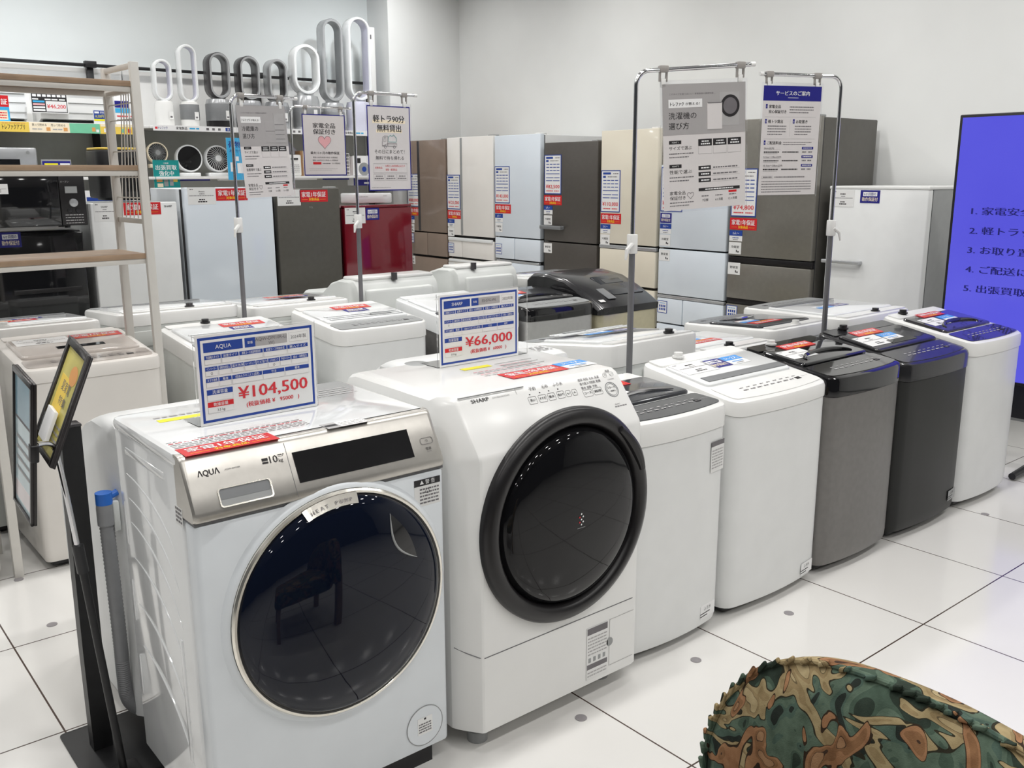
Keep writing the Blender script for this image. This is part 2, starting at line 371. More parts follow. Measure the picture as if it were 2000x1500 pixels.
def lab_grid(mb, u, v, w, h):
    mb.slab(u, u+w, v, v+h, 'print_blue'); mb.slab(u+w*0.06, u+w*0.94, v+h*0.05, v+h*0.95, 'paper', 0, 0.0011)
    for r in range(2):
        for c in range(4): mb.slab(u+w*(0.17+0.18*c), u+w*(0.29+0.18*c), v+h*(0.22+0.26*r), v+h*(0.4+0.26*r), 'print_blue', 0, 0.0015)
    mb.dashes(u+w*0.2, u+w*0.8, v+h*0.78, h*0.05, 'print_light_blue', 2, n=0.0016, seg=w*0.1)
def cell(mb, u0, u1, v0, v1, hd=0.42, body='', head='', col='print_blue'):
    b = 0.0007; n = 0.0014
    mb.slab(u0, u1, v0, v1, 'ink_light', 0, 0.0010); mb.slab(u0+b, u1-b, v0+b, v1-b, 'paper', 0, 0.0013)
    vm = v1-(v1-v0)*hd
    mb.slab(u0, u1, vm, v1, col, 0, 0.0015)
    if head: mb.text(head, (u0+u1)/2, vm+(v1-vm)*0.22, (v1-vm)*0.55, 'print_white', 'c', n=0.002, w=(u1-u0)*0.8 if len(head) > 4 else None)
    if body: mb.text(body, (u0+u1)/2, v0+(vm-v0)*0.3, (vm-v0)*0.4, 'ink', 'c', n=0.002)
def big_card(mb, W_, H_, brand, model, year, price, net, kg='3.5 kg'):
    mb.slab(0, W_, 0, H_, 'paper', 0, 0.0006); e = 0.006
    mb.slab(e, W_-e, e, H_-e, 'print_navy' if False else 'print_blue', 0, 0.0008); e2 = e+0.006
    mb.slab(e2, W_-e2, e2, H_-e2, 'paper', 0, 0.0010)
    x0, x1 = e2+0.006, W_-e2-0.006; w = x1-x0; t = H_-e2-0.006
    mb.slab(x0, x0+w*0.36, t-0.022, t, 'print_blue', 0, 0.0013); mb.text(brand, x0+w*0.18, t-0.0155, 0.0095, 'print_white', 'c', n=0.0018)
    mb.slab(x0+w*0.38, x0+w*0.48, t-0.022, t, 'print_blue', 0, 0.0013); mb.text('型番', x0+w*0.43, t-0.0135, 0.005, 'print_white', 'c', n=0.0018)
    mb.slab(x0+w*0.48, x0+w*0.79, t-0.022, t, 'ink_light', 0, 0.0011)
    ms = model.split('|')
    for i, q in enumerate(ms): mb.text(q, x0+w*0.635, t-0.014+(0.004 if len(ms) > 1 else 0)-0.0115*i, 0.0082, 'ink_grey', 'c', n=0.0018)
    mb.slab(x0+w*0.81, x1, t-0.022, t, 'ink_light', 0, 0.0011); mb.slab(x0+w*0.812, x1-0.0005, t-0.0215, t-0.0005, 'paper', 0, 0.0013)
    mb.text(year, (x0+w*0.81+x1)/2, t-0.0145, 0.0075, 'ink_grey', 'c', n=0.0018)
    rows = [([0, .155, .32, .55, .785, 1.0], ['洗濯機スタイル', '設置タイプ', '標準コース洗濯時間目安', '乾燥コース時間目安', '搬入サイズ']),
            ([0, .12, .24, .36, .475, .59, .705, .82, 1.0], ['インバーター', '自動洗剤投入', '温水洗浄', 'ヒートポンプ', 'カビ取り', 'ふろ水ポンプ', '予約タイマー', '節水・消費電力']),
            ([0, .12, .24, .53, .75, 1.0], ['スマホ連携', '騒音', '1回あたりのコスト(目安)', '寸法', '備考'])]
    v = t-0.029
    for ri, (xs, hs) in enumerate(rows):
        for i, hh in enumerate(hs): cell(mb, x0+w*xs[i]+0.001, x0+w*xs[i+1]-0.001, v-0.0215, v, 0.42, '○' if (ri, i) in ((1, 0), (1, 5)) else '', hh)
        v -= 0.0262
    cell(mb, x0+0.001, x0+w*0.24, v-0.027, v, 0.45, '', '洗濯容量'); cell(mb, x0+0.001, x0+w*0.24, v-0.055, v-0.029, 0.45, kg, '乾燥容量', 'print_red')
    mb.text('¥'+price, x0+w*0.63, v-0.032, 0.0285, 'print_price', 'c', n=0.0018, bold=0.012, w=w*0.68)
    mb.text('(税抜価格 ¥   '+net+'   )', x0+w*0.62, v-0.0525, 0.0095, 'print_price', 'c', n=0.0018, bold=0.012, w=w*0.52)
def tall_card(mb, u, v, W_, H_, price, seed=1):
    mb.slab(u, u+W_, v, v+H_, 'print_blue', 0, 0.002); e = W_*0.035
    mb.slab(u+e, u+W_-e, v+e, v+H_-e, 'paper', 0, 0.0023); n = 0.0028
    x0, x1 = u+W_*0.1, u+W_*0.92; w = x1-x0
    mb.slab(x0, x0+w*0.5, v+H_*0.9, v+H_*0.95, 'print_blue', 0, n); mb.dashes(x0+w*0.65, x1, v+H_*0.91, H_*0.02, 'ink_grey', seed, n=n, seg=w*0.08)
    mb.slab(x0, x0+w*0.18, v+H_*0.82, v+H_*0.87, 'print_blue', 0, n); mb.dashes(x0+w*0.3, x1-w*0.1, v+H_*0.835, H_*0.02, 'ink_grey', seed+1, n=n, seg=w*0.08)
    for r in range(3):
        for c in range(4): mb.slab(x0+w*(0.25*c+0.02), x0+w*(0.25*c+0.22), v+H_*(0.75-0.08*r), v+H_*(0.77-0.08*r), 'print_blue', 0, n)
    for (a, b, y) in ((0, .98, .51), (0, .55, .41), (.6, .98, .41), (0, .45, .335), (.5, .98, .335)): mb.slab(x0+w*a, x0+w*b, v+H_*y, v+H_*(y+.018), 'print_blue', 0, n)
    mb.text('¥'+price, u+W_/2, v+H_*0.15, H_*0.095, 'print_price', 'c', n=n+0.0004, bold=0.012, w=W_*0.82)
    mb.dashes(x0+w*0.02, x0+w*0.5, v+H_*0.07, H_*0.025, 'print_price', seed+2, n=n, seg=w*0.08); mb.dashes(x0+w*0.6, x1-w*0.05, v+H_*0.07, H_*0.025, 'print_price', seed+3, n=n, seg=w*0.08)
def part_label(fn, name, root, M_, *a, **k):
    mb = MB().fr(M_); fn(mb, *a, **k); return mb.build(name, root, 0)

# ------------------------------------------------------------------ top-loading washers (front faces local -y, floor centre-front is the origin)
def top_loader(label, loc, w, d, zf, zb, body='white_enamel', case='white_plastic', lid='white_gloss', panel='mid_grey', band=0.06, bulge=0.022, rz=0.0,
               group=None, style='handle', inlet=None, base='dark_plastic', r=0.045, rear=None, labels=(), foot=0.03, caseout=0.004, dome=0.0):
    root = thing('washing_machine', label, 'washing machine', loc, rz, group)
    hw = w/2
    z = lambda y: zf+(zb-zf)*max(0, min(1, y/d))
    def ring(i, fz, bul=bulge, rr=r): return [(x, y, fz(y)) for x, y in ringxy(-hw+i, hw-i, i, d-i, max(0.004, rr-i), bul)]
    MB().loft([ring(0.02, lambda y: foot), ring(0.006, lambda y: foot+0.005), ring(0.002, lambda y: foot+0.02), ring(0, lambda y: foot+0.05), ring(0, lambda y: z(y)-band)], body).build('cabinet', root)
    o = -caseout
    cm = MB().loft([ring(o+0.006, lambda y: z(y)-band-0.0005), ring(o, lambda y: z(y)-band+0.003), ring(o, lambda y: z(y)-0.016), ring(o+0.004, lambda y: z(y)-0.005), ring(o+0.013, lambda y: z(y))], case)
    cm.build('top_casing', root)
    MB().loft([ring(0.03, lambda y: 0.012, 0.0), ring(0.026, lambda y: foot+0.004, 0.0)], base).build('base_plate', root)
    for sx in (-1, 1):
        for y in (0.07, d-0.07):
            mb = MB(); mb.cyl(sx*(hw-0.07), y, 0, 0.02, 0.02, 'dark_plastic'); mb.build('foot', root)
    sl = (zb-zf)/d
    def fr_top(y0, n=0.0): return frame((0, y0, z(y0)+n), (1, 0, 0), (0, 1, sl))
    # control strip along the front edge
    pm = MB(); pr = [(x, y) for x, y in ringxy(-hw+0.02, hw-0.02, 0.016, 0.125, 0.02, bulge*0.9)]
    pm.loft([[(x, y, z(y)-0.001) for x, y in pr], [(x, y, z(y)+0.003) for x, y in pr]], panel)
    pm.fr(fr_top(0.0, 0.003)); ink = 'ink_light' if panel in ('black_gloss', 'charcoal_gloss', 'navy_lid', 'black_lid', 'dark_plastic') else 'ink_grey'
    for i in range(9):
        pm.dashes(-hw*0.55+i*hw*0.14, -hw*0.55+i*hw*0.14+hw*0.09, 0.055, 0.006, ink, i, seg=0.012); pm.dashes(-hw*0.55+i*hw*0.14, -hw*0.55+i*hw*0.14+hw*0.07, 0.075, 0.004, ink, i+20, seg=0.008)
    pm.text('スタート', hw*0.78, 0.06, 0.007, ink, 'c'); pm.slab(hw*0.56, hw*0.66, 0.05, 0.066, 'ink', 0, 0.0012)
    pm.build('control_panel', root)
    # lid
    y0, y1 = 0.135, d-0.085
    def lr(i, h): return [(x, y, z(y)+h+dome*(1-((y-(y0+y1)/2)/((y1-y0)/2))**2)*(1-(x/hw)**2)) for x, y in ringxy(-hw+0.03+i, hw-0.03-i, y0+i, y1-i, 0.02, 0, 4)]
    lm = MB().loft([lr(0, -0.001), lr(0, 0.007), lr(0.003, 0.0105), lr(0.008, 0.012)], lid)
    lo = lm.build('lid', root)
    T = fr_top((y0+y1)/2, 0.0125+dome)
    if style == 'strip':
        MB().fr(T).box(-hw+0.05, hw-0.045, -(y1-y0)/2+0.012, -(y1-y0)/2+0.05, 0, 0.002, 'grey_plastic').build('lid_handle', lo)
    elif style == 'bow':
        m2 = MB().fr(T); P = []
        for i in range(13):
            a = PI*i/12; P.append((-math.cos(a)*hw*0.62, -(y1-y0)/2+0.03+0.05*math.sin(a), 0.0005+0.003*math.sin(a)))
        m2.tube(P, [0.003+0.007*math.sin(PI*i/12) for i in range(13)], lid, 8); m2.build('lid_handle', lo)
    elif style == 'crescent':
        m2 = MB().fr(T); P = []
        for i in range(15):
            t = i/14; P.append((-hw*0.55+hw*1.2*t, -(y1-y0)/2+0.03+0.035*math.sin(PI*t), 0.003))
        m2.tube(P, [0.002+0.006*math.sin(PI*i/14) for i in range(15)], 'chrome', 8); m2.build('lid_handle', lo)
    elif style == 'slot':
        MB().fr(T).box(-hw*0.3, hw*0.42, -0.07, -0.035, 0, 0.0012, 'black_gloss').build('lid_handle', lo)
    elif style == 'ridge':
        for k in range(3): MB().fr(T).box(-hw+0.05, hw-0.05, -(y1-y0)/2+0.02+0.03*k, -(y1-y0)/2+0.035+0.03*k, 0, 0.004, lid, 0.003).build('lid_rib', lo)
        MB().fr(T).box(hw*0.1, hw*0.55, -(y1-y0)/2+0.025, -(y1-y0)/2+0.05, 0.003, 0.008, 'mid_grey', 0.003).build('lid_handle', lo)
    # rear deck
    rd = MB(); rp = ringxy(-hw+0.03, hw-0.03, d-0.075, d-0.012, 0.012)
    rd.loft([[(x, y, z(y)-0.001) for x, y in rp], [(x, y, z(y)+0.006) for x, y in rp]], case if case != 'white_plastic' else 'white_plastic')
    rd.build('rear_deck', root)
    if inlet:
        mb = MB(); x = inlet[0]; mb.cyl(x, d-0.035, zb-0.002, zb+0.022, 0.016, inlet[1]); mb.cyl(x, d-0.035, zb+0.004, zb+0.01, 0.022, inlet[1]); mb.build('water_inlet', root)
    for (nm, fn, u, y, lw, lh, *a) in labels:
        part_label(fn, nm, root, fr_top(y, 0.0125+(dome if dome else 0)), u, 0, lw, lh, *a)
    if rear:
        mb = MB().fr(frame((0, d+0.004, 0), (-1, 0, 0), (0, 0, 1)))     # seen from behind
        zz = zb-band
        if rear == 'hooks':
            mb.box(-hw*0.3, hw*0.92, zz-0.05, zz-0.018, 0, 0.012, 'rear_plastic', 0.005)
            mb.box(-hw*0.92, -hw*0.3, zz-0.10, zz-0.065, 0, 0.01, 'rear_plastic', 0.004)
            for i in range(5): mb.box(-hw*0.1+i*0.028, -hw*0.1+i*0.028+0.018, zz-0.10, zz-0.06-0.012*(i % 2), 0, 0.014, 'rear_plastic', 0.004)
            mb.slab(-hw*0.75, -hw*0.72, zz-0.03, zz-0.022, 'ink', 0, 0.001)
        else:
            mb.box(-hw*0.85, hw*0.85, zz-0.09, zz-0.02, 0, 0.006, 'rear_plastic', 0.003)
        mb.build('rear_panel', root)
    return root
R_, W_, B_, N_ = 'warranty_label', 'spec_label', 'capacity_label', 'operation_label'
fg = 'washers facing the aisle in the front row'
front = dict(group=fg)
w3 = top_loader('white top-load washer with a dark grey lid, just right of the second drum washer', (0.4445, 0.445, 0), 0.455, 0.43, 0.775, 0.80, lid='charcoal_gloss', panel='charcoal_gloss', style='crescent', band=0.075,
    labels=((R_, lab_red, -0.11, 0.29, 0.19, 0.07), (B_, lab_blue, -0.11, 0.205, 0.11, 0.07)), **front)
w4 = top_loader('all-white slim top-load washer with a grey lid strip, left of the dark grey one', (0.972, 0.445, 0), 0.535, 0.42, 0.765, 0.832, style='strip', panel='white_plastic', band=0.055,
    inlet=(-0.10, 'white_plastic'), labels=((W_, lab_white, -0.23, 0.225, 0.17, 0.1), (N_, lab_navy, -0.075, 0.235, 0.1, 0.075), (B_, lab_blue, 0.03, 0.235, 0.1, 0.075)), **front)
w5 = top_loader('dark grey metallic top-load washer with a glossy black lid', (1.51, 0.445, 0), 0.505, 0.41, 0.765, 0.815, body='dark_grey_body', case='black_gloss', lid='black_gloss', panel='black_gloss', style='bow', band=0.075,
    inlet=(-0.09, 'white_plastic'), labels=((W_, lab_white, -0.2, 0.19, 0.16, 0.09), (R_, lab_red, -0.11, 0.285, 0.2, 0.055)), **front)
w6 = top_loader('matte black top-load washer with a slotted lid, right of the dark grey washer', (2.063, 0.445, 0), 0.555, 0.41, 0.745, 0.822, body='black_body', case='black_lid', lid='black_lid', panel='black_lid', style='slot', band=0.075,
    inlet=(-0.12, 'dark_plastic'), labels=((W_, lab_white, -0.23, 0.17, 0.17, 0.1), (R_, lab_red, -0.16, 0.275, 0.2, 0.055), (B_, lab_blue, -0.05, 0.195, 0.12, 0.07)), **front)
w7 = top_loader('white top-load washer with a shiny black lid, beside the blue screen', (2.605, 0.445, 0), 0.505, 0.43, 0.765, 0.835, lid='navy_lid', panel='navy_lid', style='bow', band=0.065,
    inlet=(-0.12, 'dark_plastic'), labels=((W_, lab_white, -0.19, 0.2, 0.15, 0.09), (R_, lab_red, -0.1, 0.3, 0.2, 0.05), (B_, lab_blue, -0.02, 0.215, 0.12, 0.075)), **front)
for wt, hw, y, m, b in ((w3, 0.2275, -0.0115, 'ink_grey', 0.06), (w4, 0.2675, -0.012, 'ink_grey', 0.05), (w6, 0.285, -0.012, 'ink_light', 0.08)):
    mb = MB().fr(frame((hw-0.075, y, b), (1, 0.13, 0), (0, 0, 1)))
    mb.slab(-0.045, 0.04, 0, 0.045, 'print_white' if m == 'ink_grey' else 'mid_grey'); mb.text('ふろ水', -0.005, 0.027, 0.01, 'ink', 'c'); mb.slab(-0.045, 0.01, 0.016, 0.019, 'ink', 0, 0.0013); mb.slab(-0.045, -0.005, 0.007, 0.01, 'ink', 0, 0.0013)
    mb.build('energy_label', wt, 0)
mb = MB().fr(frame((0.165, -0.013, 0.56), (1, 0.13, 0), (0, 0, 1))); mb.slab(-0.04, 0.035, 0, 0.1, 'paper'); mb.slab(-0.04, 0.035, 0.085, 0.1, 'ink_grey', 0, 0.0012)
for i in range(7): mb.dashes(-0.035, 0.03, 0.012+0.0095*i, 0.004, 'ink_light', i, seg=0.01)
mb.build('caution_label', w3, 0)
# island 1, far side (their backs to us)
rg = 'washers turned away behind the front row'
b3 = top_loader('white washer seen from behind with moulded hose hooks, behind the dark-lidded white washer', (1.0, 1.60, 0), 0.52, 0.55, 0.80, 0.862, rz=PI, group=rg, rear='hooks', inlet=(-0.11, 'dark_plastic'), band=0.09, style='ridge',
    labels=((B_, lab_blue, 0.0, 0.25, 0.14, 0.07), (N_, lab_navy, -0.12, 0.27, 0.12, 0.06)), body='rear_plastic', case='white_plastic', dome=0.012)
b4 = top_loader('low white washer with a red label, turned away, right of the hose-hook washer', (1.50, 1.51, 0), 0.46, 0.5, 0.76, 0.775, rz=PI, group=rg, rear='plain', inlet=(0.05, 'dark_plastic'), band=0.05,
    labels=((R_, lab_red, -0.04, 0.3, 0.2, 0.06), (B_, lab_blue, 0.02, 0.24, 0.11, 0.05)), body='rear_plastic')
b5 = top_loader('white washer seen from behind with a dark grey glass lid, near the right sign stand', (2.03, 1.60, 0), 0.46, 0.52, 0.775, 0.80, rz=PI, group=rg, rear='plain', inlet=(0.0, 'white_plastic'), lid='charcoal_gloss', panel='grey_plastic', style='crescent',
    labels=((R_, lab_red, -0.05, 0.32, 0.2, 0.06), (B_, lab_blue, 0.03, 0.25, 0.12, 0.06)), body='rear_plastic')
b6 = top_loader('wide white washer seen from behind with an all-white lid, in front of the white freezer', (2.62, 1.63, 0), 0.62, 0.6, 0.80, 0.805, rz=PI, group=rg, rear='plain', inlet=(-0.02, 'dark_plastic'), style='strip',
    labels=((B_, lab_blue, 0.02, 0.3, 0.12, 0.06), (N_, lab_navy, -0.12, 0.3, 0.12, 0.06)), body='rear_plastic')
# island 2, near side
ig = 'washers in the middle row'
top_loader('ivory top-load washer with a beige see-through lid standing inside the white laundry rack', (-0.715, 2.36, 0), 0.50, 0.50, 0.79, 0.84, body='ivory_plastic', case='ivory_plastic', lid='beige_lid', panel='beige_lid', style='slot', band=0.055, r=0.03, bulge=0.008,
    group=ig, labels=((W_, lab_white, -0.2, 0.3, 0.2, 0.09), (R_, lab_red, 0.01, 0.33, 0.2, 0.06)))
top_loader('white washer at the left frame edge, left of the laundry rack', (-1.36, 2.36, 0), 0.50, 0.5, 0.79, 0.83, group=ig)
top_loader('white top-load washer half hidden by the ¥104,500 price card', (-0.055, 2.36, 0), 0.52, 0.47, 0.78, 0.825, group=ig, r=0.06, bulge=0.012, style='ridge', band=0.075, inlet=(-0.05, 'dark_plastic'), body='rear_plastic',
    labels=((R_, lab_red, -0.02, 0.3, 0.2, 0.065), (N_, lab_navy, 0.0, 0.24, 0.1, 0.05)))
top_loader('white top-load washer with a ribbed lid between the two big price cards', (0.585, 2.36, 0), 0.50, 0.50, 0.795, 0.84, group=ig, r=0.06, bulge=0.012, style='ridge', band=0.075, body='white_enamel',
    labels=((R_, lab_red, -0.07, 0.34, 0.2, 0.07), (N_, lab_navy, -0.04, 0.275, 0.12, 0.06)))
top_loader('pale washer with a dark-edged lid standing mostly behind the ¥66,000 price card', (1.17, 2.36, 0), 0.49, 0.47, 0.79, 0.85, group=ig, case='white_gloss', lid='white_gloss', panel='charcoal_gloss', band=0.09, body='dark_grey_body')
top_loader('silver washer with a black top band, right of the ¥66,000 price card', (1.70, 2.36, 0), 0.51, 0.47, 0.79, 0.835, group=ig, body='silver_body', case='black_gloss', lid='black_lid', panel='mid_grey', style='bow', band=0.07,
    labels=((R_, lab_red, -0.2, 0.29, 0.2, 0.065), (B_, lab_blue, -0.19, 0.22, 0.13, 0.06)))
def gold_washer():
    root = thing('washing_machine', 'champagne gold washer with a humped black top, in the middle row', 'washing machine', (2.24, 2.36, 0), 0, ig)
    hw, d = 0.25, 0.62
    MB().box(-hw, hw, 0, d, 0.03, 0.705, 'gold_body', 0.006, 0.04).build('cabinet', root)
    MB().box(-hw+0.03, hw-0.03, 0.03, d-0.03, 0, 0.03, 'dark_plastic').build('base_plate', root)
    prof = [(-0.006, 0.705), (-0.01, 0.745), (0.01, 0.757), (0.06, 0.785), (0.16, 0.835), (0.30, 0.885), (0.45, 0.905), (0.58, 0.90), (0.625, 0.87), (0.625, 0.705)]
    def sec(x, i): return [(x, y+(i if y < 0.3 else -i*0.3), zz-i*(0.9 if zz > 0.71 else 0)) for y, zz in prof]
    MB().loft([sec(-hw-0.004, 0.02), sec(-hw+0.01, 0.006), sec(-hw+0.03, 0), sec(hw-0.03, 0), sec(hw-0.01, 0.006), sec(hw+0.004, 0.02)], 'black_lid').build('top_casing', root)
    T = frame((0, 0.065, 0.789), (1, 0, 0), (0, 0.24, 0.10))
    MB().fr(T).box(-0.05, 0.2, 0.02, 0.24, 0, 0.004, 'charcoal_gloss', 0.002).build('lid', root)
    MB().fr(T).box(-0.13, -0.065, -0.02, 0.1, 0, 0.006, 'grey_plastic', 0.003).build('lid_handle', root)
    MB().fr(T).box(0.0, 0.15, 0.15, 0.2, 0.004, 0.0055, 'black_gloss').build('window', root)
    mb = MB().fr(T); mb.slab(-0.21, -0.17, -0.04, -0.015, 'paper', 0.0, 0.001); mb.build('barcode_label', root)
gold_washer()
# island 2, far side
fg2 = 'washers turned away in the middle row'
top_loader('white washer turned away with a red-labelled lid, left of the rack posts', (-0.80, 3.46, 0), 0.55, 0.56, 0.84, 0.875, rz=PI, group=fg2, rear='plain', style='strip', inlet=(0.1, 'white_plastic'), body='rear_plastic',
    labels=((R_, lab_red, -0.06, 0.33, 0.24, 0.07), (N_, lab_navy, -0.1, 0.26, 0.12, 0.05)))
top_loader('white washer turned away with a brown inlet cap, left of the leftmost sign pole', (-0.17, 3.46, 0), 0.56, 0.56, 0.85, 0.885, rz=PI, group=fg2, rear='plain', inlet=(-0.05, 'iron_plastic'), style='strip', body='rear_plastic')
top_loader('white washer seen from behind with a red label, right of the left sign pole', (0.445, 3.46, 0), 0.54, 0.56, 0.83, 0.86, rz=PI, group=fg2, rear='plain', inlet=(-0.06, 'dark_plastic'), body='rear_plastic', dome=0.01,
    labels=((R_, lab_red, -0.1, 0.3, 0.2, 0.07), (N_, lab_navy, -0.1, 0.37, 0.12, 0.05)))
top_loader('white washer turned away at the far right of the middle row', (2.3, 3.5, 0), 0.60, 0.5, 0.83, 0.865, rz=PI, group=fg2, rear='plain', body='rear_plastic', style='strip', labels=((N_, lab_navy, 0.0, 0.25, 0.14, 0.06),))

# ------------------------------------------------------------------ drum washers seen from behind (local rear at y = 0, front away)
def drum_rear(label, loc, w, d, zt, zlow, group, knob=True, hose=False, slot=True, labelstick=False, split=None):
    root = thing('washing_machine', label, 'washing machine', loc, 0, group)
    hw = w/2
    prof = [(0.02, 0.05), (0.0, 0.09), (0.0, zt-0.09), (0.02, zt-0.03), (0.05, zt-0.006), (0.075, zt), (0.2, zt-0.004), (0.30, zt-0.03), (0.38, zlow), (d-0.05, zlow-0.02), (d, zlow-0.06), (d, 0.05)]
    def sec(x, i): return [(x, y+(i if y < 0.1 else 0), zz-(i*0.5 if zz > 0.3 else 0)) for y, zz in prof]
    MB().loft([sec(-hw, 0.03), sec(-hw+0.012, 0.008), sec(-hw+0.03, 0), sec(hw-0.03, 0), sec(hw-0.012, 0.008), sec(hw, 0.03)], 'rear_plastic').build('cabinet', root)
    MB().box(-hw+0.05, hw-0.06, -0.022, 0.03, 0.12, zt-0.05, 'rear_plastic', 0.018).build('rear_cover', root)
    MB().box(-hw+0.02, hw-0.02, 0.045, 0.19, zt-0.008, zt+0.012, 'white_plastic', 0.01).build('top_hump', root)
    for sx in (-1, 1):
        for y in (0.06, d-0.06):
            mb = MB(); mb.cyl(sx*(hw-0.06), y, 0, 0.055, 0.022, 'dark_plastic'); mb.build('foot', root)
    if knob:
        mb = MB(); mb.cyl(knob if isinstance(knob, float) else -0.02, 0.03, zt-0.01, zt+0.028, 0.017, 'iron_plastic'); mb.build('water_inlet', root)
    if slot:
        mb = MB(); mb.box(-hw-0.001, -hw+0.004, 0.16, 0.168, zlow-0.1, zlow-0.05, 'ink'); mb.build('vent_slot', root)
    return root
drum_rear('white drum washer turned away, sloping left flank, before the dark red fridge', (1.065, 2.97, 0), 0.54, 0.66, 0.935, 0.855, fg2)
drum_rear('white drum washer with a raised hump, right behind the ¥66,000 price card', (1.69, 2.97, 0), 0.46, 0.62, 0.955, 0.87, fg2, knob=-0.1, slot=False)
def plain_drum(label, loc, w, d, zt, group, stick, flat=0.14):
    root = thing('washing_machine', label, 'washing machine', loc, 0, group); hw = w/2
    prof = [(0.0, 0.06), (0.0, zt-0.04), (0.012, zt-0.01), (0.04, zt), (flat, zt), (flat+0.06, zt-0.02), (d-0.04, zt-0.2), (d, zt-0.28), (d, 0.06)]
    def sec(x, i): return [(x, y+(i if y < d/2 else -i), zz-(i*0.7 if zz > 0.3 else 0)) for y, zz in prof]
    MB().loft([sec(-hw, 0.03), sec(-hw+0.015, 0.008), sec(-hw+0.04, 0), sec(hw-0.04, 0), sec(hw-0.015, 0.008), sec(hw, 0.03)], 'white_enamel').build('cabinet', root)
    for sx in (-1, 1):
        for y in (0.06, d-0.06):
            mb = MB(); mb.cyl(sx*(hw-0.06), y, 0, 0.065, 0.022, 'dark_plastic'); mb.build('foot', root)
    mb = MB().fr(frame((0, 0.0, zt+0.0006), (1, 0, 0), (0, 1, 0)))
    for a in range(4): mb.dashes(hw-0.3, hw-0.05, 0.05+0.02*a, 0.01, 'ink_light', a, seg=0.03)
    if stick: mb.slab(hw-0.3, hw-0.12, 0.09, 0.13, 'print_lime'); mb.slab(hw-0.3, hw-0.14, 0.14, 0.165, 'mid_grey')
    mb.build('care_label', root, 0)
    return root
bA = plain_drum('white drum washer with a grey drain hose, behind the nearest drum washer', (-0.745, 1.02, 0), 0.61, 0.62, 0.878, rg, False)
P = [(-0.334, 0.02, 0.66), (-0.333, 0.02, 0.56), (-0.331, 0.022, 0.42), (-0.328, 0.03, 0.28), (-0.326, 0.038, 0.19), (-0.322, 0.044, 0.12), (-0.300, 0.05, 0.075), (-0.26, 0.055, 0.045)]
def smooth_path(P, n=10):
    out = []
    for i in range(len(P)-1):
        p0, p1, p2, p3 = (Vector(P[max(0, i-1)]), Vector(P[i]), Vector(P[i+1]), Vector(P[min(len(P)-1, i+2)]))
        for k in range(n):
            t = k/n; out.append(tuple(0.5*((2*p1)+(-p0+p2)*t+(2*p0-5*p1+4*p2-p3)*t*t+(-p0+3*p1-3*p2+p3)*t**3)))
    return out+[P[-1]]
H = smooth_path(P, 26)
hb = MB(); hb.tube(H, [0.0185 if (i % 2) else 0.0165 for i in range(len(H))], 'hose_grey', 14)
ho = hb.build('drain_hose', bA, 60)
mb = MB(); mb.tube([(-0.334, 0.02, 0.62), (-0.334, 0.02, 0.665), (-0.334, 0.02, 0.685)], [0.021, 0.021, 0.019], 'hose_grey', 16); mb.build('hose_collar', ho)
mb = MB(); mb.tube([(-0.334, 0.02, 0.675), (-0.334, 0.02, 0.705)], 0.0205, 'hose_blue', 16); mb.tube([(-0.32, 0.02, 0.692), (-0.30, 0.025, 0.697)], 0.009, 'hose_blue', 10); mb.build('hose_cap', ho)
MB().box(-0.318, -0.302, 0.005, 0.04, 0.6, 0.68, 'rear_plastic', 0.004).build('hose_clip', bA)
bS = plain_drum('white drum washer with a yellow sticker, behind the second drum washer', (0.20, 1.0, 0), 0.62, 0.62, 0.885, rg, True, 0.25)

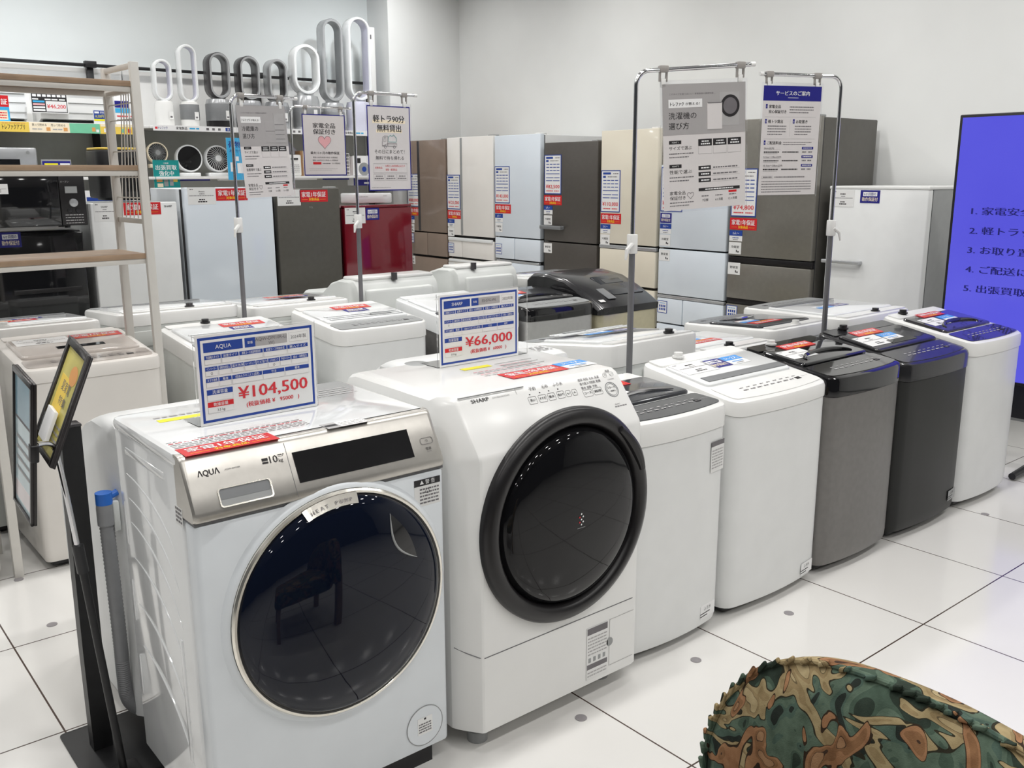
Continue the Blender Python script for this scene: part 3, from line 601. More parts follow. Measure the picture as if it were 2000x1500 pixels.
# ------------------------------------------------------------------ nearest drum washer
def arc(cx, cz, r, a0, a1, y, n=24): return [(cx+r*math.cos(math.radians(a0+(a1-a0)*i/n)), y, cz+r*math.sin(math.radians(a0+(a1-a0)*i/n))) for i in range(n+1)]
def circ_frame(cx, y, cz): return frame((cx, y, cz), (1, 0, 0), (0, 0, 1))     # n points at -y
def hero_silver():
    root = thing('drum_washing_machine', 'white drum washer with a silver control fascia and dark blue round door, nearest the camera', 'washing machine', (-0.7725, 0.42, 0), 0, fg)
    MB().box(-0.275, 0.275, 0.03, 0.46, 0, 0.068, 'black_satin').build('plinth', root)
    MB().box(-0.306, 0.306, 0.056, 0.478, 0.066, 0.906, 'white_gloss', 0.006, 0.012).build('cabinet', root)
    fp = MB(); fp.box(-0.3055, 0.3055, -0.004, 0.055, 0.066, 0.797, 'cool_enamel', 0.007, 0.012); fp.build('front_panel', root)
    # raised collar round the door
    cx, cz, R = 0.0155, 0.541, 0.268
    T = circ_frame(cx, -0.004, cz)
    MB().fr(T).lathe([(R+0.017, 0.0), (R+0.012, 0.005), (R+0.006, 0.010), (R, 0.011), (R-0.004, 0.0)], 'cool_enamel', 72).build('door_surround', root)
    MB().box(-0.305, 0.305, -0.002, 0.06, 0.797, 0.803, 'seam').build('fascia_gap', root)
    T2 = MB()
    prof = [(-0.004, 0.803), (-0.009, 0.806), (-0.011, 0.812), (-0.008, 0.826), (0.044, 0.922), (0.052, 0.930), (0.062, 0.932), (0.075, 0.932), (0.075, 0.803)]
    def sec(x, i): return [(x, y+i, zz) for y, zz in prof]
    T2.loft([sec(-0.3065, 0.008), sec(-0.302, 0.002), sec(-0.294, 0), sec(0.294, 0), sec(0.302, 0.002), sec(0.3065, 0.008)], 'champagne')
    fas = T2.build('control_fascia', root)
    F_ = frame((0, -0.0085, 0.825), (1, 0, 0), (0, 0.054, 0.1))
    MB().fr(F_).box(-0.069, 0.226, 0.016, 0.085, -0.001, 0.0012, 'black_gloss').build('display', root)
    mb = MB().fr(F_); mb.slab(-0.0815, -0.0805, -0.012, 0.11, 'seam', 0, 0.0004)
    mb.text('ΛQUΛ', -0.279, 0.074, 0.0125, 'ink', bold=0.012, w=0.046); mb.text('AQW-DM10R', -0.222, 0.077, 0.0035, 'ink_grey', w=0.034)
    mb.build('brand_print', root, 0); mb = MB().fr(F_)
    mb.text('10', -0.122, 0.072, 0.016, 'ink', w=0.018); mb.text('kg', -0.102, 0.071, 0.008, 'ink'); mb.slab(-0.102, -0.09, 0.083, 0.0835, 'ink', 0, 0.0012); mb.dashes(-0.102, -0.088, 0.0855, 0.002, 'ink', 2, seg=0.006)
    mb.slab(-0.139, -0.126, 0.073, 0.077, 'ink', 0, 0.0012); mb.slab(-0.139, -0.126, 0.079, 0.085, 'ink', 0, 0.0012)
    mb.build('capacity_print', root, 0); mb = MB().fr(F_)
    mb.text('電源', 0.27, 0.026, 0.0055, 'ink', 'c'); mb.text('ON/OFF', 0.27, 0.021, 0.0025, 'ink_grey', 'c')
    mb.build('power_print', root, 0)
    mb = MB().fr(F_); pts = [(0.27+a, 0.048+b, 0.0012) for a, b in ringxy(-0.017, 0.017, -0.0075, 0.0075, 0.005)]
    mb.tube(pts, 0.0005, 'ink_grey', 5, True); mb.tube([(0.27+0.003*math.cos(a), 0.048+0.003*math.sin(a), 0.0012) for a in [0.9*k-2 for k in range(7)]], 0.0004, 'ink_grey', 5); mb.build('power_button', root)
    # detergent drawer grip
    mb = MB().fr(F_); o = ringxy(-0.249, -0.132, 0.001, 0.042, 0.007); i_ = ringxy(-0.246, -0.1355, 0.004, 0.040, 0.006)
    mb.loft([[(a, b, 0.0006) for a, b in o], [(a, b, 0.003) for a, b in o], [(a, b, 0.003) for a, b in i_], [(a, b, 0.0006) for a, b in i_]], 'champagne_bright', False, False)
    mb.loft([[(a, b, 0.0008) for a, b in i_], [(a, b, 0.001) for a, b in i_]], 'mid_grey'); mb.slab(-0.246, -0.136, 0.018, 0.040, 'grey_plastic', 0, 0.0014)
    mb.build('drawer_grip', root)
    # door
    DT = circ_frame(cx, -0.014, cz)
    mb = MB().fr(DT); mb.lathe([(R-0.001, 0.0), (R, 0.008), (R-0.004, 0.013), (R-0.009, 0.013), (R-0.013, 0.008), (R-0.013, 0.0)], 'champagne_bright', 80); dr = mb.build('door_ring', root)
    prof = [(R-0.011, 0.004)]+[((R-0.012)*math.cos(math.radians(t)), 0.006+0.052*math.sin(math.radians(t))) for t in (0, 6, 14, 24, 36, 48, 60, 72, 82, 88)]
    mb = MB().fr(DT); mb.lathe(prof, 'dark_glass', 80, False, True); dg = mb.build('door', root, 60)
    # crescent grip, upper right of the glass
    mb = MB().fr(DT); P = []; Q_ = []
    def dome(u, v): return 0.0068+0.052*math.sqrt(max(0, 1-(u*u+v*v)/((R-0.012)**2)))
    n = 16; ca, sa = math.cos(math.radians(-62)), math.sin(math.radians(-62))
    for k in range(n+1):
        t = k/n; a = (t-0.5)*0.135; b0 = -0.030*math.sin(PI*t); b1 = 0.012*math.sin(PI*t)
        for lst, b in ((P, b0), (Q_, b1)):
            u, v = 0.142+a*ca-b*sa, 0.135+a*sa+b*ca; lst.append((u, v, dome(u, v)))
    mb.tube(P, [0.0006+0.0022*math.sin(PI*k/n) for k in range(n+1)], 'mid_grey', 8)
    mb.raw(P+Q_, [(k, k+1, n+2+k, n+1+k) for k in range(n)], 'black_gloss'); mb.build('door_grip', dg)
    mb = MB().fr(DT); P = []; a0, a1 = 82, 112
    for k in range(13):
        a = math.radians(a0+(a1-a0)*k/12); e = 0.022
        P += [((R-0.006)*math.cos(a), (R-0.006)*math.sin(a), 0.0145), ((R-0.006-e)*math.cos(a), (R-0.006-e)*math.sin(a), 0.028)]
    mb.raw(P, [(2*k+1, 2*k, 2*k+2, 2*k+3) for k in range(12)], 'champagne_bright')
    for i, c in enumerate('HEAT PUMP'):
        a = math.radians(108-i*2.72); r = R-0.022
        if c == ' ': continue
        v_ = Vector((math.cos(a)*0.86, math.sin(a)*0.86, -0.5)); 
        mb.M = DT @ frame((r*math.cos(a), r*math.sin(a), 0.0262), (math.sin(a), -math.cos(a), 0), v_); mb.text(c, 0, 0, 0.0088, 'ink_grey', 'c', bold=0.004)
    mb.build('heat_pump_tag', dr, 0)
    # filter cap, caution label
    mb = MB().fr(circ_frame(0.232, -0.0045, 0.134)); mb.lathe([(0.054, 0), (0.054, 0.0012), (0.0525, 0.0012), (0.0525, 0)], 'mid_grey', 48); mb.lathe([(0.052, 0.0), (0.052, 0.0008), (0.0, 0.0009)], 'cool_enamel', 48); fc = mb.build('filter_cap', root)
    mb = MB().fr(circ_frame(0.232, -0.0055, 0.134)); mb.slab(-0.022, 0.022, -0.022, 0.024, 'paper', 0, 0.0006)
    mb.slab(-0.003, 0.003, 0.017, 0.022, 'ink', 0, 0.001)
    for a in range(4): mb.dashes(-0.019, 0.018, -0.016+0.007*a, 0.0035, 'ink_grey', a, n=0.001, seg=0.006)
    mb.build('filter_label', fc, 0)
    mb = MB().fr(circ_frame(0.257, -0.0042, 0.75)); mb.slab(-0.037, 0.037, -0.036, 0.031, 'paper', 0, 0.0006); mb.slab(-0.037, 0.037, 0.015, 0.031, 'ink', 0, 0.001)
    mb.text('▲ 警 告', 0, 0.019, 0.009, 'print_white', 'c', n=0.0014)
    for a in range(5): mb.dashes(-0.022, 0.033, -0.03+0.0085*a, 0.004, 'ink_grey', a+5, n=0.001, seg=0.007)
    mb.lathe([(0.0058, 0.0012), (0.0045, 0.0012)], 'ink', 16); mb.build('caution_label', root, 0)
    # top and side
    tp = MB(); tp.box(-0.308, 0.308, 0.058, 0.486, 0.902, 0.932, 'white_gloss', 0.011, 0.02); tp.build('top_panel', root)
    mb = MB()
    L_ = -0.3062
    for (ra, rb, z0) in ((0.345, 0.16, 0.67), (0.35, 0.20, 0.57), (0.35, 0.24, 0.47), (0.35, 0.25, 0.37), (0.35, 0.26, 0.24), (0.35, 0.26, 0.13)):
        P = [(L_, 0.445-ra*math.sin(math.radians(t)), z0+0.14*0+rb*math.cos(math.radians(t))-0.02) for t in range(6, 76, 5)]
        mb.tube(P, [0.0006+0.0024*math.sin(PI*min(1, k/13)) for k in range(len(P))], 'white_gloss', 8)
    for z0 in (0.62, 0.42, 0.22):
        mb.box(L_-0.0012, L_+0.004, 0.443, 0.451, z0, z0+0.11, 'white_gloss', 0.004)
    mb.box(L_-0.0025, L_+0.004, 0.15, 0.40, 0.858, 0.876, 'white_gloss', 0.004); mb.box(L_-0.003, L_+0.003, 0.12, 0.135, 0.2, 0.5, 'white_gloss', 0.003)
    mb.build('side_ribs', root)
    mb = MB().fr(frame((-0.3066, 0.075, 0.8), (0, -1, 0), (0, 0, 1))); mb.slab(-0.02, 0.02, -0.02, 0.02, 'paper', 0, 0.0006)
    for a in range(4): mb.dashes(-0.017, 0.017, -0.014+0.009*a, 0.005, 'ink_grey', a, n=0.001, seg=0.008)
    mb.build('rating_label', root, 0)
    UP = frame((0, 0, 0.9322), (1, 0, 0), (0, 1, 0))
    mb = MB().fr(UP); lab_red(mb, -0.293, 0.015+0.03, 0.205, 0.062); o = mb.build('warranty_label', root, 0)
    mb = MB().fr(UP)
    for a in range(5): mb.dashes(-0.29, 0.02, 0.115+0.012*a, 0.004, ('print_price' if a == 3 else 'ink_light'), a, n=0.0008, seg=0.014)
    mb.build('instruction_print', root, 0); mb = MB().fr(UP)
    mb.slab(-0.24, -0.13, 0.345, 0.37, 'print_lime', 0, 0.0006); mb.dashes(-0.24, -0.1, 0.385, 0.01, 'ink_light', 4, n=0.0008, seg=0.02)
    mb.build('yellow_sticker', root, 0); mb = MB().fr(UP)
    for a in range(4): mb.dashes(0.07, 0.27, 0.33+0.02*a, 0.007, 'ink_light', a+9, n=0.0008, seg=0.02)
    mb.build('rear_print', root, 0); mb = MB().fr(UP)
    mb.slab(0.03, 0.135, 0.045, 0.09, 'ink_light', 0, 0.0005); mb.slab(0.065, 0.133, 0.047, 0.088, 'paper', 0, 0.0007); mb.slab(0.032, 0.062, 0.06, 0.075, 'ink', 0, 0.0008)
    for a in range(3): mb.dashes(0.07, 0.13, 0.052+0.011*a, 0.004, 'ink_light', a+2, n=0.001, seg=0.008)
    mb.build('info_label', root, 0)
hero_silver()

# ------------------------------------------------------------------ second drum washer
def hero_black_ring():
    root = thing('drum_washing_machine', 'white drum washer with a wide black door ring, second from the camera', 'washing machine', (-0.11, 0.38, 0), 0, fg)
    hw, d = 0.318, 0.58
    prof = [(0.0, 0.275), (0.0, 0.80), (0.006, 0.815), (0.09, 0.924), (0.102, 0.936), (0.12, 0.944), (d-0.06, 0.946), (d-0.02, 0.936), (d, 0.90), (d, 0.06), (0.0, 0.06)]
    def remap(i, t):
        return lambda y, zz: (i+(y*(d-i)/d), zz-(t*zz/0.946 if zz > 0.3 else 0))
    def sec(x, i, t):
        g = remap(i, t); return [(x, *g(y, zz)) for y, zz in prof]
    MB().loft([sec(-hw, 0.075, 0.04), sec(-hw+0.003, 0.068, 0.026), sec(-hw+0.010, 0.054, 0.012), sec(-hw+0.022, 0.036, 0.003), sec(-hw+0.042, 0.008, 0), sec(-hw+0.046, 0.003, 0), sec(-hw+0.052, 0, 0), sec(hw-0.035, 0, 0), sec(hw-0.015, 0.006, 0.003), sec(hw-0.004, 0.018, 0.01), sec(hw, 0.03, 0.02)], 'white_plastic').build('cabinet', root, 22)
    mb = MB(); mb.box(-hw+0.052, hw-0.035, -0.0006, 0.01, 0.273, 0.2755, 'seam'); mb.tube([(-hw+0.054, 0.0, 0.2745), (-hw+0.042, 0.008, 0.276), (-hw+0.022, 0.036, 0.284), (-hw+0.004, 0.066, 0.294)], 0.0014, 'seam', 6); mb.build('panel_gap', root)
    mb = MB(); mb.tube([(-hw-0.0005, 0.16, 0.09), (-hw-0.0005, 0.16, 0.80), (-hw+0.008, 0.15, 0.87), (-hw+0.03, 0.135, 0.925), (-hw+0.06, 0.13, 0.943)], 0.0012, 'seam', 6); mb.build('side_gap', root)
    for x, y in ((-0.24, 0.07), (0.24, 0.09), (-0.24, d-0.07), (0.24, d-0.07)):
        mb = MB(); mb.cyl(x, y, 0, 0.03, 0.028, 'mid_grey'); mb.cyl(x, y, 0.03, 0.062, 0.016, 'dark_plastic'); mb.build('foot', root)
    cx, cz, R = 0.018, 0.597, 0.297
    T = circ_frame(cx, 0.0, cz)
    MB().fr(T).lathe([(R, 0), (R, 0.012), (R-0.006, 0.022), (R-0.022, 0.03), (R-0.038, 0.03), (R-0.046, 0.022), (R-0.052, 0.006)], 'black_satin', 84).build('door_ring', root, 50)
    ri = R-0.055
    prof2 = [(ri+0.006, 0.002), (ri, 0.012), (ri-0.004, 0.018)]+[((ri-0.006)*math.cos(math.radians(t)), 0.02+0.035*math.sin(math.radians(t))) for t in (4, 14, 26, 40, 55, 70, 82, 88)]
    dg = MB().fr(T); dg.lathe(prof2, 'door_black', 84, False, True); dg = dg.build('door', root, 60)
    mb = MB().fr(T); P = []
    for k in range(11):
        a = math.radians(52-3.4*k); P.append(((R-0.026)*math.cos(a), (R-0.026)*math.sin(a), 0.030))
    mb.tube(P, [0.010+0.006*math.sin(PI*k/10) for k in range(11)], 'black_satin', 10); mb.build('door_grip', dg)
    mb = MB().fr(T)
    for i, (a, b, c) in enumerate(((0, 0.017, 'print_white'), (-0.006, 0.009, 'print_price'), (0.006, 0.009, 'print_white'), (0, 0.002, 'print_white'), (-0.006, -0.005, 'print_price'), (0.006, -0.005, 'print_white'), (0, -0.012, 'print_white'))):
        mb.lathe([(0.0001, 0.0562), (0.0025, 0.0562)], c, 10); n = 2*10; mb.v[-n:] = [tuple(Vector(q)+Vector((a, 0, b))) for q in mb.v[-n:]]
    mb.slab(-0.014, 0.014, -0.0215, -0.0205, 'mid_grey', 0.0555, 0.0562); mb.build('door_emblem', dg, 0)
    # control panel
    F_ = frame((0, 0.004, 0.8115), (1, 0, 0), (0, 0.084, 0.109))
    mb = MB().fr(F_); ink = 'ink_grey'
    for (a, b, c, e) in ((-0.262, -0.195, 0.0295, 0.031), (0.2, 0.262, 0.0295, 0.031)): mb.slab(a, b, c, e, 'seam', 0, 0.0004)
    mb.build('drawer_gap', root, 0); mb = MB().fr(F_)
    mb.text('SHARP', -0.228, 0.142, 0.011, 'ink', bold=0.009, w=0.056); mb.text('AUTO FRESH DRUM ES-S7G', -0.16, 0.145, 0.004, ink, w=0.056)
    mb.slab(-0.0795, -0.0785, -0.02, 0.163, 'ink_light', 0, 0.0004); mb.slab(0.268, 0.269, 0.01, 0.15, 'ink_light', 0, 0.0004)
    for u, t in ((-0.024, '予約'), (0.02, '毛布'), (0.066, 'ふろ水')): mb.text(t, u, 0.147, 0.0085, ink, 'c', bold=0.01)
    for u in (-0.04, -0.005, 0.027, 0.06): mb.slab(u-0.002, u+0.002, 0.135, 0.138, 'ink', 0, 0.0012)
    for j in range(3):
        for i in range(4 if j < 2 else 3): mb.text(('標準', '時短', '毛布', '洗濯', '香り', '念入り', '洗乾', '乾燥', '節水', '自動', '予約')[j*4+i], 0.150+0.021*i, 0.146-0.0125*j, 0.0065, ink, 'c', bold=0.009)
    mb.text('電源', 0.262, 0.158, 0.006, 'ink', 'c', bold=0.009); mb.text('切', 0.247, 0.1475, 0.0055, ink, 'c'); mb.text('入', 0.273, 0.148, 0.0055, ink, 'c')
    mb.text('COCORO', 0.262, 0.133, 0.004, ink, 'c'); mb.dashes(0.23, 0.275, 0.05, 0.003, ink, 3, seg=0.008); mb.text('ES-S7G', 0.243, 0.056, 0.0045, ink, 'c')
    mb.build('panel_print', root, 0)
    for u, v, a, b, t in ((-0.038, 0.119, 0.0135, 0.0105, '洗い'), (-0.003, 0.119, 0.0135, 0.0105, 'すすぎ'), (0.029, 0.119, 0.0125, 0.0105, '脱水'), (0.062, 0.119, 0.0125, 0.0105, '乾かす'), (0.089, 0.118, 0.0085, 0.009, '∨'), (0.112, 0.118, 0.0085, 0.009, '∧'), (0.157, 0.108, 0.0165, 0.0105, 'コース'), (0.195, 0.108, 0.0165, 0.0105, '運転切替')):
        mb = MB().fr(F_); mb.tube([(u+p, v+q, 0.0012) for p, q in ringxy(-a, a, -b, b, 0.0035)], 0.00055, 'ink_light', 5, True)
        mb.text(t, u, v-0.003, 0.0062, 'ink', 'c', bold=0.012, w=min(1.6*a, 0.009*len(t))); mb.build('button', root)
    mb = MB().fr(F_ @ Matrix.Translation((0.248, 0.104, 0))); mb.lathe([(0.0235, 0.0), (0.0235, 0.0014), (0.0215, 0.0014), (0.0215, 0.0)], 'grey_plastic', 40); mb.lathe([(0.0185, 0.0), (0.0185, 0.0016), (0.0178, 0.0016), (0.0178, 0)], 'grey_plastic', 40)
    mb.text('スタート', 0, 0.003, 0.0065, 'ink', 'c', bold=0.009, w=0.029); mb.text('一時停止', 0, -0.007, 0.0045, 'ink', 'c', bold=0.01, w=0.024); mb.build('start_button', root)
    for u, v in ((0.247, 0.15), (0.273, 0.1505)):
        mb = MB().fr(F_ @ Matrix.Translation((u, v, 0))); mb.lathe([(0.0075, 0.0), (0.0075, 0.0008), (0.0069, 0.0008), (0.0069, 0.0)], 'ink_light', 24); mb.build('button', root)
    mb = MB(); mb.box(-hw+0.055, -0.05, 0.1, 0.1035, 0.939, 0.9415, 'mid_grey'); mb.build('detergent_lid_gap', root)
    # bottom access flap and labels
    T = circ_frame(0, -0.0008, 0)
    mb = MB().fr(T)
    for (a, b, c, e) in ((0.189, 0.19, 0.09, 0.235), (0.189, 0.317, 0.09, 0.091), (0.189, 0.317, 0.2345, 0.2355)): mb.slab(a, b if b < 0.3 else hw-0.03, c, e, 'ink_light', 0, 0.0005)
    mb.lathe([(0.0001, 0.0008), (0.013, 0.0008)], 'mid_grey', 20); mb.v[-40:] = [tuple(Vector(q)+Vector((0.19, 0, 0.166))) for q in mb.v[-40:]]
    mb.build('access_flap', root, 0)
    mb = MB().fr(T); mb.slab(0.098, 0.182, 0.075, 0.235, 'paper', 0, 0.0008); mb.slab(0.1, 0.18, 0.213, 0.233, 'ink_grey', 0, 0.0012); mb.slab(0.1, 0.18, 0.106, 0.121, 'ink_grey', 0, 0.0012)
    for a in range(6): mb.dashes(0.102, 0.178, 0.15+0.01*a, 0.004, 'ink_light', a, seg=0.008)
    for a in range(4): mb.slab(0.105+0.019*a, 0.115+0.019*a, 0.127, 0.141, 'mid_grey', 0, 0.0012)
    for a in range(2): mb.dashes(0.102, 0.178, 0.083+0.01*a, 0.004, 'ink_light', a+4, seg=0.008)
    mb.build('filter_label', root, 0)
    mb = MB().fr(frame((-hw-0.0006, 0.2, 0.84), (0, -1, 0), (0, 0, 1))); mb.slab(-0.018, 0.02, -0.03, 0.03, 'paper', 0, 0.0006)
    for a in range(5): mb.dashes(-0.014, 0.017, -0.02+0.01*a, 0.005, 'ink_grey', a, n=0.001, seg=0.008)
    mb.build('rating_label', root, 0)
    UP = frame((0, 0, 0.9458), (1, 0, 0), (0, 1, 0))
    mb = MB().fr(UP); lab_red(mb, -0.025, 0.17+0.0, 0.205, 0.072); mb.build('warranty_label', root, 0)
    mb = MB().fr(UP); lab_blue(mb, 0.185, 0.175, 0.11, 0.075, '3〜4人'); mb.build('capacity_label', root, 0)
    mb = MB().fr(UP)
    mb.slab(-0.06, 0.04, 0.345, 0.37, 'print_lime', 0, 0.0006); mb.build('yellow_sticker', root, 0); mb = MB().fr(UP)
    for a in range(6): mb.dashes(-0.06 if a < 4 else 0.06, 0.17, 0.25+0.017*a, 0.005, ('ink_light', 'print_pink')[a % 2], a, n=0.0008, seg=0.016)
    for a in (0.30, 0.33, 0.36): mb.slab(0.06, 0.2, a, a+0.002, 'ink_light', 0, 0.0008)
    mb.build('instruction_print', root, 0)
    mb = MB().fr(frame((-0.105, 0.52, 0.9452), (1, 0, 0), (0, 1, 0))); mb.lathe([(0.0001, 0.0022), (0.03, 0.002), (0.036, 0.0008)], 'mid_grey', 32); mb.build('top_cap', root)
hero_black_ring()

# ------------------------------------------------------------------ acrylic price stands on the two drum washers
def price_stand(label, loc, rz, args, wide=0.0, fold=0.09):
    root = thing('price_stand', label, 'price sign', loc, rz, 'acrylic price stands')
    W_, H_ = 0.297, 0.207
    mb = MB().fr(frame((0, 0, 0.0), (1, 0, 0), (0, 0, 1))); mb.fr(frame((0, -0.0025, 0.001), (1, 0, 0), (0, 0, 1))); big_card(mb, W_, H_, *args); mb.build('price_card', root, 0)
    g = MB(); g.box(-0.004, W_+0.004+wide, 0.0, 0.0022, 0.001, H_+0.004, 'glass_clear'); g.box(-0.004, W_+0.004+wide, 0.0024, fold, 0.0, 0.0016, 'glass_clear'); g.build('acrylic_holder', root, 0)
    return root
price_stand('acrylic stand with the ¥104,500 price card, on top of the nearest drum washer', (-0.955, 0.668, 0.9322), math.radians(2), ('AQUA', 'AQW-DM10R-L(|W)', '2024年製', '104,500', '95000'))
price_stand('acrylic stand with the ¥66,000 price card, on top of the second drum washer', (-0.205, 0.80, 0.9462), math.radians(1), ('SHARP', 'ES-S7G-WL', '2022年製', '66,000', '60000'), 0.035)

# ------------------------------------------------------------------ refrigerators (front faces local -y, floor centre-front is the origin)
def fridge(label, loc, rz, w, d, h, doors, side, group=None, handles=(), cards=(), gap=0.006, name='refrigerator', top=None, crn=0.006, deckh=0.0, hinge=True, base=0.05):
    root = thing(name, label, 'refrigerator', loc, rz, group)
    hw = w/2
    MB().box(-hw+0.004, hw-0.004, 0.055, d, 0.02, h-0.012, side, 0.006).build('cabinet', root)
    MB().box(-hw+0.006, hw-0.006, 0.05, 0.058, base, h-0.016, 'gasket').build('gasket', root)
    MB().box(-hw+0.02, hw-0.02, 0.02, 0.06, 0.0, base, 'dark_plastic').build('kick_plate', root)
    for (nm, x0, x1, z0, z1, m) in doors:
        MB().box(x0*w-hw+gap/2, x1*w-hw-gap/2, 0.0, 0.05, z0, z1, m, crn, 0.008).build(nm, root)
    if hinge: MB().box(hw-0.08, hw-0.02, 0.01, 0.09, h-0.014, h+0.004, 'mid_grey' if hinge is True else hinge, 0.004).build('hinge_cover', root)
    for (nm, x0, x1, y0, y1, z0, z1, m) in handles: MB().box(x0*w-hw, x1*w-hw, y0, y1, z0, z1, m, 0.005).build(nm, root)
    T = frame((0, -0.0006, 0), (1, 0, 0), (0, 0, 1))
    for (nm, fn, x, z, *a) in cards: part_label(fn, nm, root, T, x*w-hw, z, *a)
    return root
RZ = -PI/2; XF = 3.45
bf = 'large refrigerators along the right wall'
def bigcards(x, zt, price, zr=None, wl='冷蔵室', red=True, seed=1, navy=False, grid=None, veg=None, wd=0.0):
    cw, ch = 0.2, 0.31; out = [('price_card', tall_card, x, zt-ch, cw, ch, price, seed)]; z = zt-ch-0.008
    if red: out.append((R_, lab_red, x-wd, z-0.078, 0.215, 0.076)); z -= 0.082
    if navy: out.append((N_, lab_navy, x, z-0.072, 0.105, 0.07)); z -= 0.076
    out.append(('household_label', lab_people, x-wd, z-0.072, 0.105, 0.07)); z -= 0.078
    out.append(('compartment_label', lab_room, x-wd, z-0.08, 0.1, 0.078, wl))
    if grid: out.append(('grid_label', lab_grid, x, grid, 0.09, 0.09))
    if veg: out.append(('compartment_label', lab_room, x-wd, veg, 0.1, 0.08, '野菜室'))
    return out
def yc(y0, y1): return (XF, (y0+y1)/2, 0)
fridge('tall taupe brown french-door refrigerator, farthest left of the wall row behind the red fridge', yc(6.52, 5.86), RZ, 0.655, 0.7, 1.805,
       [('door', 0, .32, .945, 1.80, 'brown_door'), ('door', .32, 1, .945, 1.80, 'brown_door'), ('drawer', 0, .5, .72, .935, 'brown_door'), ('drawer', .5, 1, .72, .935, 'brown_door'), ('drawer', 0, 1, .40, .70, 'brown_door'), ('drawer', 0, 1, .06, .39, 'brown_door')], 'brown_door', bf,
       [('trim', .29, .35, -0.004, 0.01, .95, 1.795, 'iron_plastic')], bigcards(0.02, 1.49, '88,000', grid=.83, veg=.62))
fridge('pearl white french-door refrigerator with a grey centre trim and a ¥121,000 card', yc(5.845, 5.15), RZ, 0.685, 0.7, 1.815,
       [('door', 0, .3, .935, 1.81, 'pearl_door'), ('door', .3, 1, .935, 1.81, 'pearl_door'), ('drawer', 0, .31, .735, .90, 'pearl_door'), ('drawer', .31, 1, .735, .90, 'pearl_door'), ('drawer', 0, 1, .40, .715, 'pearl_door'), ('drawer', 0, 1, .06, .39, 'pearl_door')], 'pearl_door', bf,
       [('trim', .30, .345, -0.004, 0.01, .94, 1.805, 'mid_grey'), ('handle', 0.02, .98, -0.012, 0.01, .885, .915, 'white_gloss'), ('handle', 0.02, .98, -0.012, 0.01, .69, .712, 'white_gloss')], bigcards(0.0, 1.48, '121,000', grid=.77, veg=.6))
fridge('tall ice-white single-door refrigerator with a ¥143,000 card', yc(5.14, 4.53), RZ, 0.605, 0.72, 1.81,
       [('door', 0, 1, .955, 1.805, 'ice_door'), ('drawer', 0, .44, .765, .945, 'ice_door'), ('drawer', .44, 1, .765, .945, 'ice_door'), ('drawer', 0, 1, .42, .735, 'ice_door'), ('drawer', 0, 1, .06, .41, 'ice_door')], 'white_enamel', bf,
       [('handle', 0.03, .97, 0.0, 0.03, .735, .755, 'silver_plastic')], bigcards(0.015, 1.55, '143,000', grid=.80), hinge='white_plastic')
fridge('dark grey refrigerator with a bar handle and black flank, ¥82,500 card', yc(4.49, 3.865), RZ, 0.62, 0.66, 1.735,
       [('door', 0, 1, .95, 1.73, 'dark_door'), ('drawer', 0, 1, .665, .94, 'dark_door'), ('drawer', 0, 1, .37, .645, 'dark_door'), ('drawer', 0, 1, .06, .36, 'dark_door')], 'black_satin', bf,
       [('handle', -0.01, .40, -0.045, -0.022, 1.045, 1.075, 'grey_plastic'), ('handle_mount', .36, .40, -0.024, 0.002, 1.045, 1.075, 'grey_plastic')], bigcards(0.015, 1.635, '82,500', wd=0.012, veg=.85))
fridge('cream beige glass-door refrigerator with a ¥110,000 card', yc(3.84, 3.255), RZ, 0.58, 0.7, 1.805,
       [('door', 0, 1, .965, 1.80, 'beige_door'), ('drawer', 0, 1, .66, .925, 'beige_door'), ('drawer', 0, 1, .37, .64, 'beige_door'), ('drawer', 0, 1, .06, .36, 'beige_door')], 'beige_door', bf,
       [('handle', 0.0, 1.0, -0.002, 0.03, .928, .955, 'silver_plastic')], bigcards(0.02, 1.51, '110,000'), hinge='pearl_door')
fridge('blue-white refrigerator behind the grey washer poster, its price card half hidden', yc(3.235, 2.625), RZ, 0.605, 0.7, 1.55,
       [('door', 0, 1, .965, 1.545, 'ice_door'), ('drawer', 0, 1, .63, .955, 'ice_door'), ('drawer', 0, .4, .42, .60, 'ice_door'), ('drawer', .4, 1, .42, .60, 'ice_door'), ('drawer', 0, 1, .06, .41, 'ice_door')], 'mid_grey', bf,
       [('handle', 0.0, 1.0, 0.0, 0.03, .603, .625, 'silver_plastic')], bigcards(0.02, 1.53, '99,000', red=False, navy=True, grid=.49, veg=.87))
fridge('tall brushed grey refrigerator with a dark flank and a ¥74,800 card', yc(2.615, 1.965), RZ, 0.645, 0.66, 1.83,
       [('door', 0, 1, .945, 1.825, 'grey_door'), ('drawer', 0, 1, .66, .895, 'grey_door'), ('drawer', 0, 1, .37, .62, 'grey_door'), ('drawer', 0, 1, .06, .36, 'grey_door')], 'grey_side', bf,
       [('door_grip', 0, 1, 0.012, 0.03, .897, .94, 'black_satin'), ('door_grip', 0, 1, 0.012, 0.03, .622, .658, 'black_satin')], bigcards(0.02, 1.515, '74,800', grid=.52, veg=.82, wd=0.005))
fridge('white freezer with a horizontal bar handle, right of the tall grey refrigerator', (3.50, 1.59, 0), RZ, 0.63, 0.6, 1.405,
       [('door', 0, 1, .06, 1.39, 'white_enamel')], 'mid_grey', None,
       [('top_trim', 0, 1, -0.002, 0.6, 1.39, 1.408, 'white_plastic'), ('handle', 0.0, .40, -0.045, -0.02, .945, .967, 'silver_plastic'), ('handle_mount', 0.35, .40, -0.022, 0.002, .945, .967, 'silver_plastic')],
       [(W_, lab_white, 0.03, 1.285, 0.15, 0.1, 3), (N_, lab_navy, 0.33, 1.31, 0.125, 0.075)], name='freezer', hinge=False)
sf = 'small refrigerators behind the washers'
